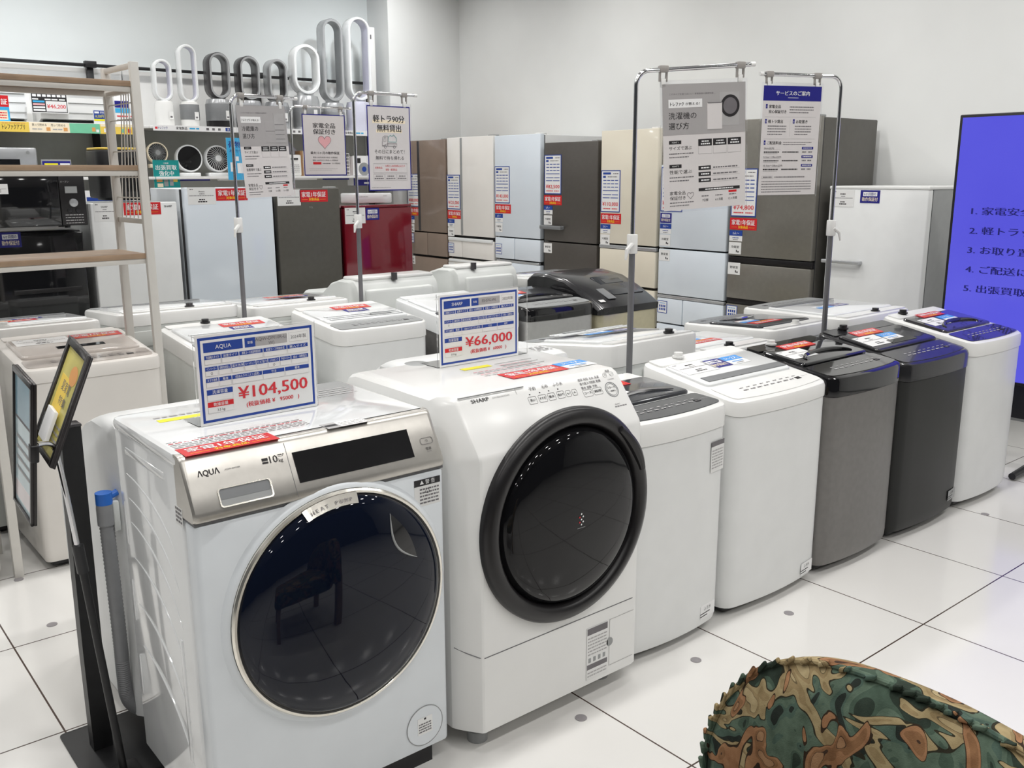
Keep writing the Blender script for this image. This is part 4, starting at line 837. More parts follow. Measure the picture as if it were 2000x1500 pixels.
def ysm(x0, x1): return ((x0+x1)/2, 4.2, 0)
fridge('small white refrigerator with a red label, partly behind the laundry rack', ysm(-0.165, 0.325), 0, 0.49, 0.55, 1.345, [('door', 0, 1, .06, 1.335, 'white_enamel')], 'mid_grey', sf, (),
       [(W_, lab_white, 0.04, 1.235, 0.115, 0.105, 5, 'SHARP'), (R_, lab_red, 0.37, 1.265, 0.21, 0.07), ('door_badge', lambda mb, u, v, w, h: mb.text('SHARP', u, v, h, 'ink', bold=0.012), 0.84, 1.305, 0.05, 0.011)], hinge=False)
fridge('small ice-white refrigerator with a red label, behind the left sign pole', ysm(0.35, 0.935), 0, 0.575, 0.55, 1.42, [('door', 0.02, 1, .06, 1.415, 'ice_door')], 'cool_enamel', sf, (),
       [(W_, lab_white, 0.06, 1.315, 0.17, 0.1, 6, 'Hisense'), (R_, lab_red, 0.36, 1.335, 0.2, 0.072)], hinge=False)
fridge('small olive grey refrigerator with a red label, between the ice-white and the dark red ones', ysm(0.945, 1.41), 0, 0.455, 0.55, 1.405, [('door', 0, 1, .06, 1.40, 'olive_door')], 'black_satin', sf, (),
       [(W_, lab_white, 0.02, 1.295, 0.16, 0.1, 7), (R_, lab_red, 0.36, 1.315, 0.2, 0.075), ('door_badge', lambda mb, u, v, w, h: mb.text('TCL', u, v, h, 'mid_grey'), 0.5, 1.275, 0.05, 0.011)])
fridge('small dark red refrigerator at the end of the small fridge row', ysm(1.425, 1.97), 0, 0.54, 0.55, 1.285, [('door', 0, 1, .06, 1.265, 'red_door'), ('top_panel', 0, 1, 1.266, 1.285, 'red_door')], 'red_door', sf, (),
       [(W_, lab_white, 0.015, 1.165, 0.155, 0.105, 8), (N_, lab_navy, 0.31, 1.185, 0.105, 0.08)], hinge=False)
fridge('glossy black refrigerator under the microwave at the left edge', (-0.56, 4.2, 0), 0, 0.70, 0.6, 1.205, [('door', 0, 1, .06, 1.185, 'black_gloss')], 'black_satin', sf,
       [('handle', .45, .95, -0.006, 0.005, .86, .885, 'black_satin')], [(W_, lab_white, 0.22, 1.11, 0.12, 0.065, 9), (N_, lab_navy, 0.395, 1.115, 0.105, 0.08)], hinge=False)
def microwave():
    root = thing('microwave_oven', 'black microwave oven with a silver dial, on the black refrigerator', 'microwave oven', (-0.53, 4.02, 1.206), 0)
    w, d, h = 0.60, 0.40, 0.295
    for sx in (-1, 1):
        for y in (0.22, d-0.05):
            mb = MB(); mb.cyl(sx*0.25, y, 0, 0.02, 0.015, 'dark_plastic'); mb.build('foot', root)
    MB().box(-w/2, w/2, 0.02, d, 0.02, h, 'black_satin', 0.006).build('cabinet', root)
    MB().box(-w/2, w/2-0.13, 0.0, 0.022, 0.022, h-0.012, 'black_gloss', 0.004).build('door', root)
    MB().box(w/2-0.128, w/2, 0.0, 0.022, 0.022, h-0.002, 'black_satin', 0.004).build('control_panel', root)
    T = frame((0, -0.0005, 0), (1, 0, 0), (0, 0, 1))
    mb = MB().fr(T @ Matrix.Translation((w/2-0.065, 0.14, 0))); mb.lathe([(0.022, 0), (0.021, 0.012), (0.0001, 0.014)], 'silver_plastic', 28); mb.build('dial', root)
    for a in (-0.085, -0.045):
        mb = MB().fr(T @ Matrix.Translation((w/2+a, 0.1, 0))); mb.lathe([(0.013, 0), (0.012, 0.004), (0.0001, 0.005)], 'dark_plastic', 24); mb.build('button', root)
    mb = MB().fr(T); mb.slab(w/2-0.1, w/2-0.04, 0.19, 0.225, 'mid_grey'); mb.build('display', root)
    mb = MB().fr(T)
    for k in range(4): mb.dashes(w/2-0.11, w/2-0.02, 0.075-0.014*k, 0.004, 'ink_light', k, seg=0.012)
    mb.text('オーブン', w/2-0.12, 0.245, 0.008, 'ink_light'); mb.build('panel_print', root, 0)
    mb = MB().fr(T); lab_white(mb, -w/2+0.1, 0.19, 0.13, 0.05, 4); mb.text('本体確認', -w/2+0.165, 0.20, 0.012, 'ink', 'c'); mb.build('spec_label', root, 0)
microwave()
def purifier():
    root = thing('air_purifier', 'black rounded air purifier on the small white refrigerator', 'air purifier', (0.085, 4.46, 1.345), 0)
    MB().box(-0.11, 0.11, -0.11, 0.11, 0, 0.02, 'dark_plastic', 0.006, 0.05).build('base', root)
    b = MB(); b.box(-0.145, 0.145, -0.145, 0.145, 0.012, 0.285, 'black_metal', 0.012, 0.06); b.build('body', root)
    b = MB(); b.box(-0.14, 0.14, -0.14, 0.14, 0.285, 0.298, 'print_sand', 0.004, 0.06); b.build('top_rim', root)
    mb = MB().fr(frame((0, -0.1456, 0), (1, 0, 0), (0, 0, 1))); mb.slab(-0.085, -0.05, 0.2, 0.25, 'paper'); mb.dashes(-0.08, -0.055, 0.215, 0.02, 'ink', 2, seg=0.01); mb.build('barcode_label', root, 0)
    mb = MB().fr(frame((0, -0.146, 0), (1, 0, 0), (0, 0, 1)))
    for k in range(9): mb.slab(0.0+0.011*k, 0.005+0.011*k, 0.05, 0.24, 'black_gloss')
    mb.build('grille', root, 0)
purifier()

# ------------------------------------------------------------------ white laundry rack
def rack():
    root = thing('laundry_rack', 'white steel laundry rack with three wooden shelves at the left edge', 'storage rack', (-0.755, 2.40, 0), math.radians(2.5))
    hw, d, H = 0.302, 0.30, 1.905
    for sx, y in ((-1, 0), (1, 0), (-1, d), (1, d)):
        MB().box(sx*hw-0.016, sx*hw+0.016, y-0.011, y+0.011, 0.0, H, 'rack_paint', 0.002).build('post', root)
    for z, dp in ((1.168, d), (1.505, d), (1.815, d)):
        sh = MB(); sh.box(-hw+0.016, hw-0.016, 0.0, dp, z, z+0.02, 'wood', 0.001).build('shelf', root)
        MB().box(-hw+0.016, hw-0.016, 0.004, 0.022, z-0.02, z, 'rack_paint', 0.002).build('shelf_rail', root)
        MB().box(-hw+0.016, hw-0.016, dp-0.02, dp-0.002, z-0.02, z, 'rack_paint', 0.002).build('shelf_rail', root)
        MB().box(hw-0.01, hw+0.01, 0.01, dp-0.01, z-0.02, z-0.004, 'rack_paint', 0.002).build('side_rail', root)
        MB().box(-hw-0.01, -hw+0.01, 0.01, dp-0.01, z-0.02, z-0.004, 'rack_paint', 0.002).build('side_rail', root)
    for sx in (-1, 1):
        for z in (H-0.022, 1.30, 0.02 if False else 1.66): 
            if z == 1.66: continue
            MB().box(sx*hw-0.008, sx*hw+0.008, 0.01, d-0.01, z, z+0.02, 'rack_paint', 0.002).build('side_rail', root)
        g = MB()
        for k in range(1, 7): g.tube([(sx*hw, d*k/7, 1.32), (sx*hw, d*k/12, 1.80)], 0.0022, 'rack_paint', 6)
        for z in (1.40, 1.48, 1.58, 1.70, 1.76): g.tube([(sx*hw, 0.01, z), (sx*hw, d-0.01, z)], 0.0025, 'rack_paint', 6)
        g.build('side_grid', root)
rack()

# ------------------------------------------------------------------ hanging-poster stands
def sign_stand(label, P0, yaw, zt, reach, zb=0.78, dirn=1, clampz=1.24, tilt=0.0, base=True, low=0.0):
    root = thing('sign_stand', label, 'sign stand', (*P0, 0), yaw, 'telescopic poster stands')
    MB().box(-0.09, 0.09, -0.02, 0.02, low, low+0.012, 'grey_tube', 0.003).build('base', root)
    mb = MB(); mb.tube([(0, 0, low+0.012), (0, 0, clampz)], 0.0115, 'grey_tube', 12); mb.build('lower_pole', root)
    P = [(0, 0, clampz)]+[(0, 0, clampz+(zt-0.05-clampz)*k/6) for k in range(1, 7)]
    for k in range(1, 9):
        a = PI/2*k/8; P.append((dirn*0.05*(1-math.cos(a)), 0, zt-0.05+0.05*math.sin(a)))
    P.append((dirn*reach, 0, zt+tilt*reach)); mb = MB(); mb.tube(P, 0.0078, 'chrome', 12); mb.build('upper_pole', root)
    mb = MB(); mb.tube([(dirn*(reach-0.006), 0, zt+tilt*reach), (dirn*(reach+0.012), 0, zt+tilt*(reach+0.01))], 0.009, 'white_plastic', 10); mb.build('end_cap', root)
    MB().box(-0.015, 0.015, -0.016, 0.016, clampz-0.035, clampz+0.035, 'white_plastic', 0.004).build('clamp', root)
    mb = MB(); mb.tube([(-0.006*dirn, -0.012, clampz), (-0.03*dirn, -0.02, clampz-0.02), (-0.036*dirn, -0.022, clampz-0.055)], [0.009, 0.008, 0.004], 'white_plastic', 8); mb.build('clamp_lever', root)
    return root
def clips(root, xs, zt, drop, tilt, dirn=1):
    for x in xs:
        zz = zt+tilt*abs(x)
        mb = MB(); mb.box(x-0.016, x+0.016, -0.012, 0.012, zz-0.012, zz+0.011, 'clip_grey', 0.003)
        for sx in (-1, 1): mb.box(x+sx*0.013-0.003, x+sx*0.013+0.003, -0.004, 0.004, zz-drop+0.012, zz-0.008, 'clip_grey')
        mb.box(x-0.009, x+0.009, -0.006, 0.003, zz-drop-0.008, zz-drop+0.022, 'white_plastic', 0.002); mb.build('clip', root)
def poster(label, O, yaw, w, h, fn, roll=0.0, film=0.008, lean=0.0):
    o = thing('hanging_poster', label, 'poster', O, yaw, 'laminated posters hanging on stands')
    c, s = math.cos(roll), math.sin(roll)
    T = frame((0, -0.005, 0), (c, 0, s), (-s+lean, 0, c)) @ Matrix.Translation((0, -h, 0))     # origin: top-left corner
    mb = MB().fr(T); fn(mb, w, h); mb.build('printed_sheet', o, 0)
    mb = MB().fr(T); mb.box(-film, w+film, -film, h+film*1.6, -0.0016, -0.0004, 'film'); mb.build('lamination', o, 0)
    return o
def rows(mb, u0, u1, v0, v1, n, hf=0.35, m='ink_grey', seed=0, seg=0.006):
    st = (v1-v0)/n
    for i in range(n): mb.dashes(u0, u0+(u1-u0)*(1 if i < n-1 else 0.8), v1-st*(i+0.75), st*hf, m, seed+i, seg=seg)
def logo(mb, u, v, w, h, m='ink'): mb.text('トレファク', u, v, h, m, n=0.0018, bold=0.012, w=w)
def p_washers(mb, w, h, fridge_=False):
    mb.slab(0, w, 0, h, 'paper_pink'); gh = h*0.40 if not fridge_ else h*0.44
    mb.slab(0, w, h-gh, h, 'paper_grey', 0, 0.0010)
    X = lambda a: a*w
    Y = lambda a: h*(1-a)
    t = ('冷蔵庫の' if fridge_ else '洗濯機の', '選び方')
    mb.text('このタイプを選べばいい！家電製品の基礎知識…', X(.08), Y(.085), h*0.011, 'ink_grey', w=X(.55))
    mb.slab(X(.07), X(.47), Y(.185), Y(.12), 'print_white', 0, 0.0013); logo(mb, X(.09), Y(.168), X(.16), h*0.024, 'ink'); mb.text('が教える！', X(.27), Y(.166), h*0.018, 'ink', w=X(.17), n=0.0018)
    mb.text(t[0], X(.07), Y(.27), h*0.042, 'ink', w=X(.33), n=0.0016); mb.text(t[1], X(.07), Y(.35), h*0.042, 'ink', w=X(.24), n=0.0016)
    if fridge_:
        mb.slab(X(.54), X(.76), Y(.4), Y(.17), 'ink_light', 0, 0.0014); mb.slab(X(.55), X(.75), Y(.395), Y(.175), 'paper_grey', 0, 0.0016); mb.slab(X(.55), X(.75), Y(.275), Y(.272), 'ink_grey', 0, 0.002)
        mb.slab(X(.74), X(.95), Y(.40), Y(.08), 'ink_light', 0, 0.002)
        for q in (.2, .26, .31, .36): mb.slab(X(.75), X(.94), Y(q+.003), Y(q), 'ink', 0, 0.0024)
    else:
        mb.slab(X(.68), X(.92), Y(.34), Y(.075), 'ink_light', 0, 0.0014); mb.slab(X(.53), X(.71), Y(.365), Y(.155), 'paper_pink', 0, 0.0022); mb.slab(X(.535), X(.705), Y(.16), Y(.152), 'ink_grey', 0, 0.0026)
        M0 = mb.M; mb.M = M0 @ Matrix.Translation((X(.81), Y(.185), 0)); mb.lathe([(X(.115), 0.0018), (0.0001, 0.0019)], 'ink', 36); mb.lathe([(X(.085), 0.0021), (0.0001, 0.0022)], 'ink_grey', 36); mb.M = M0
    for (v, a, b) in ((.47, 'POINT 1', 'サイズで選ぶ'), (.66, 'POINT 2', '設置場所で選ぶ' if fridge_ else '性能で選ぶ')):
        mb.slab(X(.07), X(.215), Y(v), Y(v-.028), 'ink', 0, 0.0012); mb.text(a, X(.143), Y(v-.008), h*0.012, 'print_white', 'c', n=0.0016)
        mb.text(b, X(.07), Y(v+.045), h*0.024, 'ink', w=X(.27 if len(b) < 7 else .3)); rows(mb, X(.07), X(.36), Y(v+.115), Y(v+.06), 2, 0.3, 'ink_grey', 3, w*0.02)
    for i in range(3):
        a = .42+.18*i; mb.slab(X(a), X(a+.165), Y(.495), Y(.44), 'ink', 0, 0.0012); mb.dashes(X(a+.04), X(a+.13), Y(.462), h*0.009, 'print_white', i, n=0.0016, seg=w*0.02); mb.dashes(X(a+.03), X(a+.14), Y(.484), h*0.011, 'print_white', i+3, n=0.0016, seg=w*0.02)
        mb.slab(X(a), X(a+.165), Y(.56), Y(.495), 'ink_light', 0, 0.0011); mb.slab(X(a+.003), X(a+.162), Y(.557), Y(.495), 'paper_pink', 0, 0.0013)
        mb.text(('4.2-5.5kg', '6.0-8.0kg', '8.0kg以上')[i] if not fridge_ else ('〜200L', '300L〜', '400L〜')[i], X(a+.082), Y(.535), h*0.017, 'ink', 'c', w=X(.135))
    for i in range(3):
        v = .655+.05*i; mb.slab(X(.42), X(.57), Y(v+.033), Y(v), 'ink', 0, 0.0012); mb.dashes(X(.45), X(.55), Y(v+.022), h*0.011, 'print_white', i, n=0.0016, seg=w*0.02); mb.slab(X(.57), X(.93), Y(v+.033), Y(v+.0315), 'ink_light', 0, 0.0011); mb.dashes(X(.6), X(.9), Y(v+.022), h*0.01, 'ink_grey', i+4, seg=w*0.03)
    mb.text('家電全品', X(.07), Y(.875), h*0.024, 'ink', w=X(.19)); mb.text('保証付き', X(.07), Y(.915), h*0.024, 'ink', w=X(.19)); rows(mb, X(.07), X(.36), Y(.975), Y(.925), 2, 0.3, 'ink_grey', 6, w*0.02)
    heart(mb, X(.32), Y(.885), w*0.04, 0.0006)
    mb.slab(X(.42), X(.93), Y(.86), Y(.835), 'ink', 0, 0.0012); mb.dashes(X(.5), X(.85), Y(.852), h*0.009, 'print_white', 2, n=0.0016, seg=w*0.02)
    for i, q in enumerate(('7日間', '6ヶ月間', '12ヶ月間')): mb.text(q, X(.50+.17*i), Y(.945), h*0.018, 'ink', 'c', w=X((.07, .09, .11)[i])); mb.dashes(X(.455+.17*i), X(.545+.17*i), Y(.905), h*0.008, 'ink_grey', i, seg=w*0.02)
    mb.slab(X(.79), X(.89), Y(.885), Y(.868), 'print_red', 0, 0.0012)
def heart(mb, u, v, r, t, fill=None):
    P = []
    for k in range(32):
        a = 2*PI*k/32; P.append((u+r*16*math.sin(a)**3/16, v+r*(13*math.cos(a)-5*math.cos(2*a)-2*math.cos(3*a)-math.cos(4*a))/16, 0.0014))
    if fill: mb.raw([(p[0], p[1], 0.0012) for p in P], [tuple(range(32))], fill)
    mb.tube(P, t, 'ink_grey', 4, True)
def p_service(mb, w, h):
    X = lambda a: a*w
    Y = lambda a: h*(1-a)
    mb.slab(0, w, 0, h, 'paper_pink'); mb.slab(0, w, Y(.135), h, 'print_navy', 0, 0.0011)
    mb.text('サービスのご案内', w/2, Y(.083), h*0.033, 'print_white', 'c', n=0.0016, bold=0.009, w=X(.58)); mb.slab(X(.42), X(.6), Y(.108), Y(.105), 'print_white', 0, 0.0014)
    def head(n, u, v, t, wd):
        mb.slab(X(u), X(u+.03), Y(v+.005), Y(v-.035), 'print_navy', 0, 0.0012); mb.text(n, X(u+.015), Y(v-.005), h*0.016, 'print_white', 'c', n=0.0016); mb.text(t, X(u+.055), Y(v), h*0.024, 'ink', w=X(wd), bold=0.012)
    head('1', .05, .2, '家電全品', .2); mb.text('安心保証付き', X(.105), Y(.245), h*0.024, 'ink', w=X(.3), bold=0.012); rows(mb, X(.46), X(.88), Y(.25), Y(.175), 3, 0.35, 'ink_grey', 1, w*0.02)
    for v in (.28, .48): mb.slab(X(.04), X(.93), Y(v+.002), Y(v), 'ink_light', 0, 0.0011)
    mb.slab(X(.48), X(.482), Y(.46), Y(.3), 'ink_light', 0, 0.0011)
    head('2', .05, .335, '軽トラ貸出', .25); rows(mb, X(.1), X(.42), Y(.45), Y(.35), 4, 0.35, 'ink_grey', 5, w*0.02); head('3', .53, .335, 'お取置き', .2); rows(mb, X(.57), X(.86), Y(.45), Y(.35), 4, 0.35, 'ink_grey', 9, w*0.02)
    head('4', .05, .53, 'ご配送料金', .25); rows(mb, X(.38), X(.88), Y(.54), Y(.50), 2, 0.3, 'ink_grey', 13, w*0.02)
    for i in range(3):
        v = .575+.08*i; mb.text(('5km以内', '5.1km〜10km以内', '10.1km〜20km以内')[i], X(.06), Y(v), h*0.016, 'ink_grey', w=X((.17, .3, .33)[i]), bold=0.009); mb.slab(X(.06), X(.35), Y(v+.006), Y(v+.004), 'ink_light', 0, 0.0011)
        mb.dashes(X(.06), X(.32), Y(v+.032), h*0.011, 'ink', i, seg=w*0.02); mb.dashes(X(.38), X(.66), Y(v+.032), h*0.011, 'ink', i+4, seg=w*0.02); mb.dashes(X(.06), X(.3), Y(v+.045), h*0.006, 'ink_light', i, seg=w*0.02)
        mb.slab(X(.72), X(.92), Y(v+.002), Y(v-.022), 'print_navy', 0, 0.0012); mb.dashes(X(.74), X(.9), Y(v-.007), h*0.007, 'print_white', i, n=0.0016, seg=w*0.02); mb.dashes(X(.73), X(.8), Y(v+.032), h*0.012, 'ink_grey', i, seg=w*0.02); mb.dashes(X(.83), X(.9), Y(v+.032), h*0.012, 'ink_grey', i+1, seg=w*0.02)
    mb.slab(X(.05), X(.24), Y(.845), Y(.82), 'ink_light', 0, 0.0011); mb.slab(X(.053), X(.237), Y(.843), Y(.822), 'paper_pink', 0, 0.0013); mb.dashes(X(.07), X(.22), Y(.838), h*0.01, 'ink_grey', 2, n=0.0016, seg=w*0.02); mb.dashes(X(.27), X(.8), Y(.838), h*0.01, 'ink_grey', 3, seg=w*0.02)
    rows(mb, X(.05), X(.92), Y(.98), Y(.86), 5, 0.3, 'ink_grey', 21, w*0.02)
def p_border(mb, w, h):
    mb.slab(0, w, 0, h, 'print_navy'); mb.slab(w*.022, w*.978, w*.022, h-w*.022, 'paper_pink', 0, 0.0011)
def p_warranty(mb, w, h):
    X = lambda a: a*w
    Y = lambda a: h*(1-a)
    p_border(mb, w, h)
    mb.text('家電全品', w/2, Y(.215), h*0.066, 'ink', 'c', w=X(.52), bold=0.01, n=0.0016); mb.text('保証付き', w/2, Y(.315), h*0.066, 'ink', 'c', w=X(.52), bold=0.01, n=0.0016)
    heart(mb, X(.5), Y(.44), w*0.15, 0.0012, 'print_pink'); mb.text('最大12ヶ月の動作保証', w/2, Y(.645), h*0.036, 'ink', 'c', w=X(.68), n=0.0016, bold=0.01)
    mb.text('税抜1,000円未満の商品 7日間保証', w/2, Y(.71), h*0.02, 'ink', 'c', w=X(.58), n=0.0016); mb.text('税抜1,000円以上の商品 6ヶ月間保証', w/2, Y(.758), h*0.02, 'ink', 'c', w=X(.6), n=0.0016)
    mb.slab(X(.21), X(.4), Y(.815), Y(.775), 'print_red', 0, 0.0015); mb.dashes(X(.43), X(.62), Y(.806), h*0.013, 'ink_grey', 3, n=0.0015, seg=w*0.03); mb.text('12ヶ月間保証', X(.75), Y(.807), h*0.02, 'ink', 'c', w=X(.2), n=0.0016)
    rows(mb, X(.12), X(.78), Y(.92), Y(.87), 2, 0.3, 'ink_light', 4, w*0.03)
def p_truck(mb, w, h):
    X = lambda a: a*w
    Y = lambda a: h*(1-a)
    p_border(mb, w, h)
    for t, v, a in (('軽トラ90分', .185, .72), ('無料貸出', .295, .56)):
        mb.slab(X(.5-a/2-.02), X(.5+a/2+.02), Y(v+.018), Y(v-.018), 'print_cream', 0, 0.0013); mb.text(t, w/2, Y(v), h*0.066, 'ink', 'c', w=X(a), bold=0.01, n=0.0017)
    pt = lambda L: [(X(a), Y(b), 0.0015) for a, b in L]
    mb.tube(pt([(.33, .47), (.33, .43), (.35, .365), (.39, .35), (.46, .35), (.46, .47)]), 0.0012, 'ink_grey', 4, True); mb.tube(pt([(.48, .36), (.53, .34), (.56, .355), (.6, .335), (.64, .36), (.66, .37), (.66, .42), (.48, .42)]), 0.0012, 'print_teal', 4, True)
    mb.tube(pt([(.46, .44), (.67, .44), (.67, .47), (.33, .47)]), 0.0012, 'ink_grey', 4, True); mb.tube(pt([(.37, .42), (.38, .37), (.42, .365), (.42, .41)]), 0.0008, 'ink_grey', 4, True)
    for a in (.4, .61): mb.tube([(X(a)+w*.025*math.cos(t), Y(.48)+w*.025*math.sin(t), 0.0016) for t in [2*PI*k/14 for k in range(14)]], 0.001, 'ink_grey', 4, True)
    mb.text('その日にまとめて！', w/2, Y(.555), h*0.037, 'ink', 'c', w=X(.7), n=0.0016); mb.text('無料で持ち帰れる', w/2, Y(.63), h*0.037, 'ink', 'c', w=X(.66), n=0.0016)
    def boxo(a, b, c, e): mb.tube(pt([(a, c), (b, c), (b, e), (a, e)]), 0.0005, 'ink_light', 4, True)
    boxo(.11, .9, .675, .785); mb.text('対象商品', X(.23), Y(.738), h*0.021, 'print_price', 'c', n=0.0016, w=X(.17)); mb.text('お買上1,000円(税込)以上の', X(.39), Y(.716), h*0.02, 'print_price', w=X(.46), n=0.0016); mb.text('家電・家具商品', X(.39), Y(.76), h*0.02, 'print_price', w=X(.27), n=0.0016)
    for i in range(3): boxo(.11+.27*i, .36+.27*i, .8, .875); mb.dashes(X(.16+.27*i), X(.32+.27*i), Y(.832), h*0.012, 'ink_grey', i, n=0.0016, seg=w*0.03); mb.dashes(X(.13+.27*i), X(.34+.27*i), Y(.86), h*0.012, 'ink_grey', i+5, n=0.0016, seg=w*0.03)
    mb.dashes(X(.06), X(.5), Y(.965), h*0.008, 'ink_light', 8, n=0.0016, seg=w*0.03)
def on_stand(P0, yaw, s, z): return (P0[0]+math.cos(yaw)*s+math.sin(yaw)*0.0, P0[1]+math.sin(yaw)*s, z)
a = math.radians(-20); P0 = (0.78, 0.985)
st = sign_stand('chrome poster stand rising behind the second drum washer', P0, a, 1.835, 0.462, clampz=1.24, tilt=0.075); clips(st, (0.104, 0.415), 1.835, 0.055, 0.075)
poster('grey-topped washing machine poster on the tallest chrome stand', on_stand(P0, a, 0.098, 1.790), a, 0.338, 0.437, p_washers, math.radians(3.2), lean=0.0)
a = math.radians(-20); P0 = (2.06, 0.985)
st = sign_stand('chrome poster stand rising behind the dark grey washer, arm to the left', P0, a, 1.889, 0.40, dirn=-1, clampz=1.247); clips(st, (-0.365, -0.125), 1.889, 0.05, 0.0)
poster('navy-headed service poster hanging right of the washer poster', on_stand(P0, a, -0.392, 1.843), a, 0.289, 0.449, p_service, math.radians(0.3), lean=0.01)
a = math.radians(8); P0 = (0.13, 2.9)
st = sign_stand('chrome poster stand in front of the small ice-white refrigerator', P0, a, 1.846, 0.352, clampz=1.256); clips(st, (0.055, 0.265), 1.846, 0.045, 0.0)
poster('grey-topped fridge poster hanging before the bladeless fans', on_stand(P0, a, 0.022, 1.80), a, 0.265, 0.421, lambda mb, w, h: p_washers(mb, w, h, True), math.radians(1.5), lean=-0.04)
a = 0.0; P0 = (0.775, 2.9)
st = sign_stand('chrome poster stand in front of the dark red refrigerator', P0, a, 1.888, 0.368, clampz=1.252); clips(st, (0.1, 0.3), 1.888, 0.055, 0.0)
poster('truck loan poster with a blue border, hanging above the dark red refrigerator', on_stand(P0, a, 0.07, 1.829), a, 0.26, 0.425, p_truck, 0.0)
P0 = (1.43, 4.9)
st = sign_stand('thin chrome poster stand behind the small olive grey refrigerator', P0, a, 1.958, 0.475, clampz=1.2); clips(st, (0.115, 0.40), 1.958, 0.045, 0.0)
poster('warranty poster with a heart and a blue border, between the other two left posters', on_stand(P0, a, 0.085, 1.909), a, 0.345, 0.43, p_warranty, 0.0)

# ------------------------------------------------------------------ wall shelving with fans
def wall_shelf(label, x0, x1, posts, strip, zt=1.875, zl=1.475):
    root = thing('wall_shelf', label, 'shelving', ((x0+x1)/2, 6.7, 0))
    c = (x0+x1)/2
    def P(nm, m, *b, bev=0.0): MB().box(b[0]-c, b[1]-c, b[2]-6.7, b[3]-6.7, b[4], b[5], m, bev).build(nm, root)
    P('back_panel', 'grey_panel', x0, x1, 6.955, 6.985, 0.1, zt-0.02); P('lit_panel', 'white_plastic', x0, x1, 6.96, 6.985, zt-0.02, 2.335)
    P('board', 'white_plastic', x0, x1, 6.41, 6.955, zt-0.022, zt, bev=0.002); P('board', 'white_plastic', x0, x1, 6.36, 6.955, zl-0.022, zl, bev=0.002); P('board', 'white_plastic', x0, x1, 6.36, 6.955, 1.05, 1.072, bev=0.002)
    P('rail', 'black_metal', x0, x1, 6.89, 6.912, 2.34, 2.365, bev=0.002)
    for x in posts:
        P('upright', 'black_metal', x-0.025, x+0.025, 6.915, 6.955, 0.0, 2.37, bev=0.002); P('rail_bracket', 'black_metal', x-0.045, x+0.045, 6.88, 6.93, 2.335, 2.385, bev=0.003)
    for nm, fn in strip:
        mb = MB().fr(frame((0, 6.40-6.7, 0), (1, 0, 0), (0, 0, 1)) @ Matrix.Translation((-c, 0, 0))); fn(mb); mb.build(nm, root, 0)
    return root
def strip_promo(mb):
    z0, z1 = 1.800, 1.872
    def seg(a, b, m): mb.slab(a, b, z0, z1, m, 0, 0.002)
    for x, s in ((-0.95, 1), (0.0, 1)):
        seg(x-0.12, x+0.08, 'print_sand'); mb.text('トレファクアプリ', x-0.1, z0+0.02, 0.03, 'ink', n=0.0026, bold=0.01, w=0.15); mb.dashes(x-0.1, x+0.06, z1-0.014, 0.006, 'print_orange', 3, n=0.0026, seg=0.02)
        seg(x+0.08, x+0.36, 'print_cream'); mb.text('買って貯める', x+0.1, z1-0.025, 0.014, 'ink', n=0.0026, w=0.1); mb.text('売って貯める', x+0.23, z1-0.025, 0.014, 'ink', n=0.0026, w=0.1)
        for q in (0.21, 0.33): mb.slab(x+q-0.014, x+q+0.014, z0+0.012, z0+0.038, 'print_orange', 0, 0.0026)
        for q in (0.1, 0.24): mb.dashes(x+q, x+q+0.07, z0+0.02, 0.008, 'ink_light', 2, n=0.0026, seg=0.02)
        seg(x+0.36, x+0.58, 'print_green'); rows(mb, x+0.38, x+0.5, z0+0.01, z1-0.008, 3, 0.35, 'print_teal', 4, 0.02); mb.slab(x+0.52, x+0.545, z0+0.015, z0+0.045, 'print_orange', 0, 0.0026); mb.slab(x+0.55, x+0.57, z0+0.01, z0+0.03, 'print_white', 0, 0.0026)
        seg(x+0.58, x+0.83, 'print_sand'); mb.slab(x+0.585, x+0.825, z1-0.018, z1-0.002, 'print_cream', 0, 0.0024)
        for q, m in ((0.62, 'print_white'), (0.68, 'print_pink'), (0.75, 'print_green'), (0.8, 'print_red')): mb.slab(x+q-0.012, x+q+0.012, z0+0.012, z0+0.04, m, 0, 0.0026)
def strip_brand(mb):
    z0, z1 = 1.835, 1.878
    mb.slab(0.985, 3.3, z0, z1, 'print_white', 0, 0.002)
    for x in (1.0, 1.78, 2.55):
        mb.slab(x, x+0.02, z0+0.013, z0+0.03, 'print_price', 0, 0.0026); mb.text('トレファク', x+0.025, z0+0.013, 0.018, 'print_navy', n=0.0026, w=0.075, bold=0.012); mb.text('家電製品', x+0.17, z0+0.013, 0.018, 'ink', n=0.0026, w=0.09, bold=0.009)
        mb.dashes(x+0.28, x+0.36, z0+0.016, 0.012, 'print_sky', 2, n=0.0026, seg=0.03)
        for q in (0.42, 0.47, 0.52): mb.slab(x+q, x+q+0.022, z0+0.012, z0+0.03, 'ink_grey', 0, 0.0026)
        mb.slab(x+0.585, x+0.655, z0+0.008, z0+0.035, 'print_blue', 0, 0.0026); mb.text('家電', x+0.62, z0+0.014, 0.016, 'print_white', 'c', n=0.003)
def strip_low(mb):
    for k in range(6): mb.slab(1.17+0.33*k, 1.17+0.33*k+0.25, 1.44, 1.468, 'print_navy' if k % 2 == 0 else 'print_white', -0.04, -0.038+0.04)
wall_shelf('grey-backed wall shelving with a yellow promotion strip, behind the laundry rack', -1.6, 0.955, (-1.2, 0.70), (('promotion_strip', strip_promo),))
wall_shelf('grey-backed wall shelving carrying the row of bladeless fans', 0.965, 3.35, (2.14, 3.3), (('brand_strip', strip_brand), ('price_strip', strip_low)))

